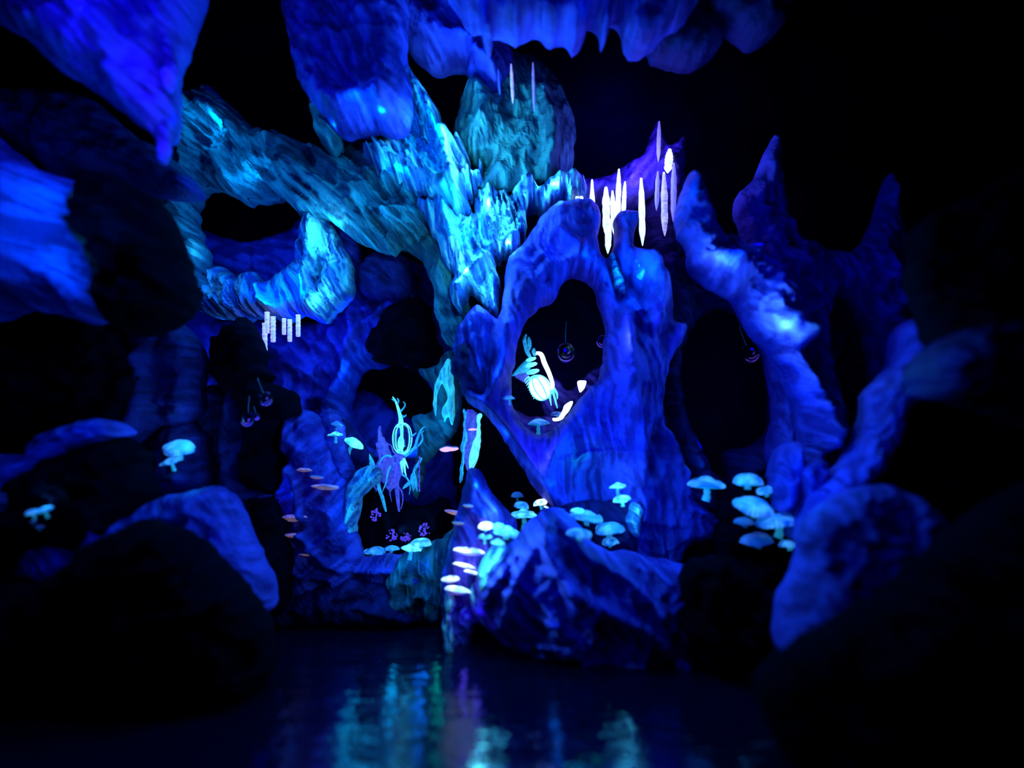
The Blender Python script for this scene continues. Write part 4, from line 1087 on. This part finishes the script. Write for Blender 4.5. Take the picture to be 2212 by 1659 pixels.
for a in [
    (1380, 760, .2, 1.6, (.03, .10, 1)), (1350, 1000, .2, .6, A), (1560, 1000, .3, .25, B), (280, 120, .3, 1.5, (.03, .04, 1)), (100, 60, .25, .8, (.03, .05, 1)),
    (1060, 1225, .16, 1.6, Ch), (1180, 120, .35, .25, A), (1000, 470, .2, 1.5, Cn), (1100, 500, .2, 1.6, Cn), (940, 330, .2, 1.4, Cn), (840, 390, .15, .8, Z), (660, 560, .2, 1.2, Z),
    (230, 120, .6, 2.6, Vb), (60, 40, .5, 2.0, Vb), (300, 220, .35, 1.0, Vb), (285, 60, .3, .8, Vb), (150, 150, .3, .5, Vb), (358, 180, .1, .8, Vi), (350, 320, .1, .6, Vi),
    (60, 520, .5, 1.2, (0, .2, 1)), (110, 450, .14, 1.1, Z), (115, 570, .14, 1.3, Z), (60, 630, .3, .5, A), (300, 330, .4, .12, B), (230, 260, .3, .15, B),
    (560, 330, .5, .2, Tl), (760, 440, .45, .18, (0, .3, .7)), (440, 285, .14, .9, Z), (490, 270, .12, .8, Z), (515, 400, .13, .9, Z), (620, 390, .2, .4, Z), (810, 480, .2, .6, Z),
    (430, 555, .08, 1.2, Cn), (410, 430, .2, .7, A), (400, 640, .2, .4, Z),
    (600, 640, .25, 2.0, A), (690, 520, .14, 1.3, Cn), (690, 665, .12, 1.6, Cn), (500, 640, .25, 1.6, A), (570, 660, .15, .9, Z), (735, 600, .2, 1.0, Z), (520, 560, .3, .3, A),
    (600, 800, .6, .8, B), (700, 720, .4, .5, B), (450, 730, .25, .6, A), (740, 830, .15, .8, Z), (620, 760, .2, .4, A), (790, 940, .3, .5, A), (850, 920, .4, .15, B),
    (750, 120, .5, .25, (0, .22, .8)), (740, 250, .2, 1.0, Z), (680, 60, .4, .15, (0, .2, .6)), (820, 180, .4, .25, (0, .08, 1)), (700, 290, .12, .3, Z),
    (900, 240, .15, 1.4, Cn), (965, 320, .12, 2.0, Ch), (880, 320, .3, 2.2, Z), (850, 370, .12, 1.1, Z), (930, 430, .15, 1.2, Cn), (990, 400, .15, 1.6, Ch), (800, 265, .15, 1.0, Z), (1035, 385, .1, 1.3, Cn),
    (1100, 290, .5, .3, Tl), (1025, 230, .25, .35, Tl), (1170, 250, .3, .2, Tl), (1045, 150, .2, .9, A), (900, 60, .35, .3, A), (1130, 60, .4, .2, B), (960, 110, .2, .4, A),
    (1240, 10, .35, .16, A), (1060, 20, .2, .25, A), (1380, 10, .3, .12, A), (1310, 20, .15, .3, A), (1480, 70, .3, .08, B), (1640, 10, .3, .06, B),
    (1030, 500, .3, 2.4, Z), (1070, 580, .12, 1.8, Ch), (1010, 600, .12, 1.6, Ch), (1110, 540, .1, 1.8, Ch), (1080, 460, .15, 1.3, Cn), (1210, 415, .1, 1.4, Ch), (1150, 430, .12, 1.0, Cn), (1000, 520, .15, 1.0, Z), (1065, 650, .1, 1.0, Cn),
    (960, 640, .2, .35, Tl), (940, 540, .2, .5, Tl), (990, 720, .15, .3, Tl), (1430, 340, .2, 2.4, (.14, .10, 1)), (1340, 410, .2, 1.2, Vi), (1400, 400, .15, 1.2, (.12, .12, 1)),
    (1370, 700, .3, 1.6, (0, .03, 1)), (1350, 850, .3, 1.8, (0, .04, 1)), (1130, 560, .35, .35, B), (1250, 500, .3, .35, B), (1395, 600, .12, 1.4, Z), (1090, 800, .15, .7, Z), (1060, 720, .3, .4, B),
    (1270, 960, .3, .7, B), (1200, 1000, .15, .8, (.05, .15, 1)), (1100, 960, .12, .8, A), (1370, 1000, .15, .8, A), (1375, 1120, .1, 1.6, Cn), (1280, 1020, .15, .35, (0, .7, .15)), (1440, 960, .2, .8, A), (1240, 1080, .2, .7, A), (1230, 545, .15, .5, A),
    (1286, 565, .08, .9, Z), (1332, 600, .08, .8, Z),
    (1545, 580, .1, 1.8, Ch), (1580, 595, .1, 1.2, Cn), (1705, 735, .12, 2.2, Ch), (1675, 700, .08, 1.5, Ch), (1620, 580, .2, .6, A), (1510, 470, .2, .6, A), (1495, 400, .1, .9, Z), (1740, 870, .2, .6, A), (1700, 640, .2, .5, B),
    (1710, 900, .3, .5, B), (1500, 620, .3, .12, B), (1480, 1130, .3, .4, B), (1530, 1115, .12, .6, A), (1710, 1020, .15, .6, A), (1750, 1080, .15, .8, A),
    (1880, 980, .25, .24, A), (1930, 880, .2, .14, A), (1800, 1080, .2, .2, A), (2010, 790, .15, .3, A), (1700, 560, .3, .6, B), (1930, 600, .3, .4, B), (1740, 700, .3, .6, B), (1820, 1010, .3, .5, B), (1770, 850, .3, .5, B), (1960, 480, .3, .15, B),
    (1850, 1180, .3, .28, B), (1740, 1330, .3, .12, B), (2100, 800, .2, .05, A),
    (1150, 1240, .3, .7, B), (1060, 1215, .12, 1.8, Ch), (1220, 1200, .2, .5, A), (1330, 1300, .35, .3, B), (1480, 1330, .4, .12, B), (1230, 1370, .15, .10, A),
    (1055, 1070, .12, .8, Z), (1030, 1170, .2, .25, A), (985, 1350, .1, .12, Vi), (1045, 1340, .1, .12, Vi),
    (650, 1090, .3, .5, B), (612, 1080, .1, .6, A), (690, 960, .15, .4, A), (780, 1030, .12, .9, Z), (750, 1130, .1, .7, Z), (830, 1225, .12, .4, Z), (890, 1240, .12, .7, A),
    (920, 1290, .15, .15, (0, .5, .5)), (920, 1210, .2, .2, Tl), (430, 1150, .35, .6, B), (130, 1180, .25, .4, B), (215, 1115, .1, .35, (0, .4, .6)), (520, 1220, .2, .3, B),
    (150, 945, .15, .4, A), (0, 1060, .2, .4, A), (395, 1035, .1, .6, Z), (330, 850, .2, .25, B), (400, 720, .2, .3, B), (950, 950, .15, .4, Z), (1020, 950, .1, .6, Cn), (860, 1000, .2, .6, Z), (1240, 870, .15, .4, Z),
    (430, 960, .3, .2, B), (510, 950, .25, .12, B),
    (1100, 1120, .15, .6, Cn), (1290, 1110, .2, .5, Z), (1640, 1070, .25, .4, Z), (1525, 1020, .12, .3, Z), (860, 1160, .15, .6, Cn), (745, 930, .12, .6, Cn), (390, 950, .15, .6, Cn), (85, 1090, .08, .5, Cn), (1340, 1055, .1, .5, Cn),
]:
    lamp(*a)

def pl(px, py, d, power, col):
    l = bpy.data.lights.new('added_light', 'POINT'); l.energy = power; l.color = col; l.shadow_soft_size = .1
    o = bpy.data.objects.new('added_light', l); C.objects.link(o); o.location = P(px, py, d)


pl(1350, 230, 7.2, 14, B); pl(1230, 800, 7.3, 6, B); pl(300, 800, 6.5, 4, B); pl(1560, 850, 7.4, 3, B); pl(520, 100, 5.5, 1.5, B)  # unseen blue lights added as dim fill on the shell and in openings

# ------------------------------------------------------------------ render look
sc = bpy.context.scene
w_ = bpy.data.worlds.new('dark'); sc.world = w_; w_.use_nodes = True
w_.node_tree.nodes['Background'].inputs[0].default_value = (0, 0, .01, 1)
w_.node_tree.nodes['Background'].inputs[1].default_value = .3
sc.view_settings.view_transform = 'Standard'
sc.view_settings.look = 'None'
sc.view_settings.exposure = 0.0
sc.view_settings.gamma = 1.0
sc.view_settings.use_curve_mapping = False
sc.cycles.max_bounces = 5
sc.cycles.diffuse_bounces = 1
sc.cycles.adaptive_threshold = .02
sc.cycles.use_denoising = True
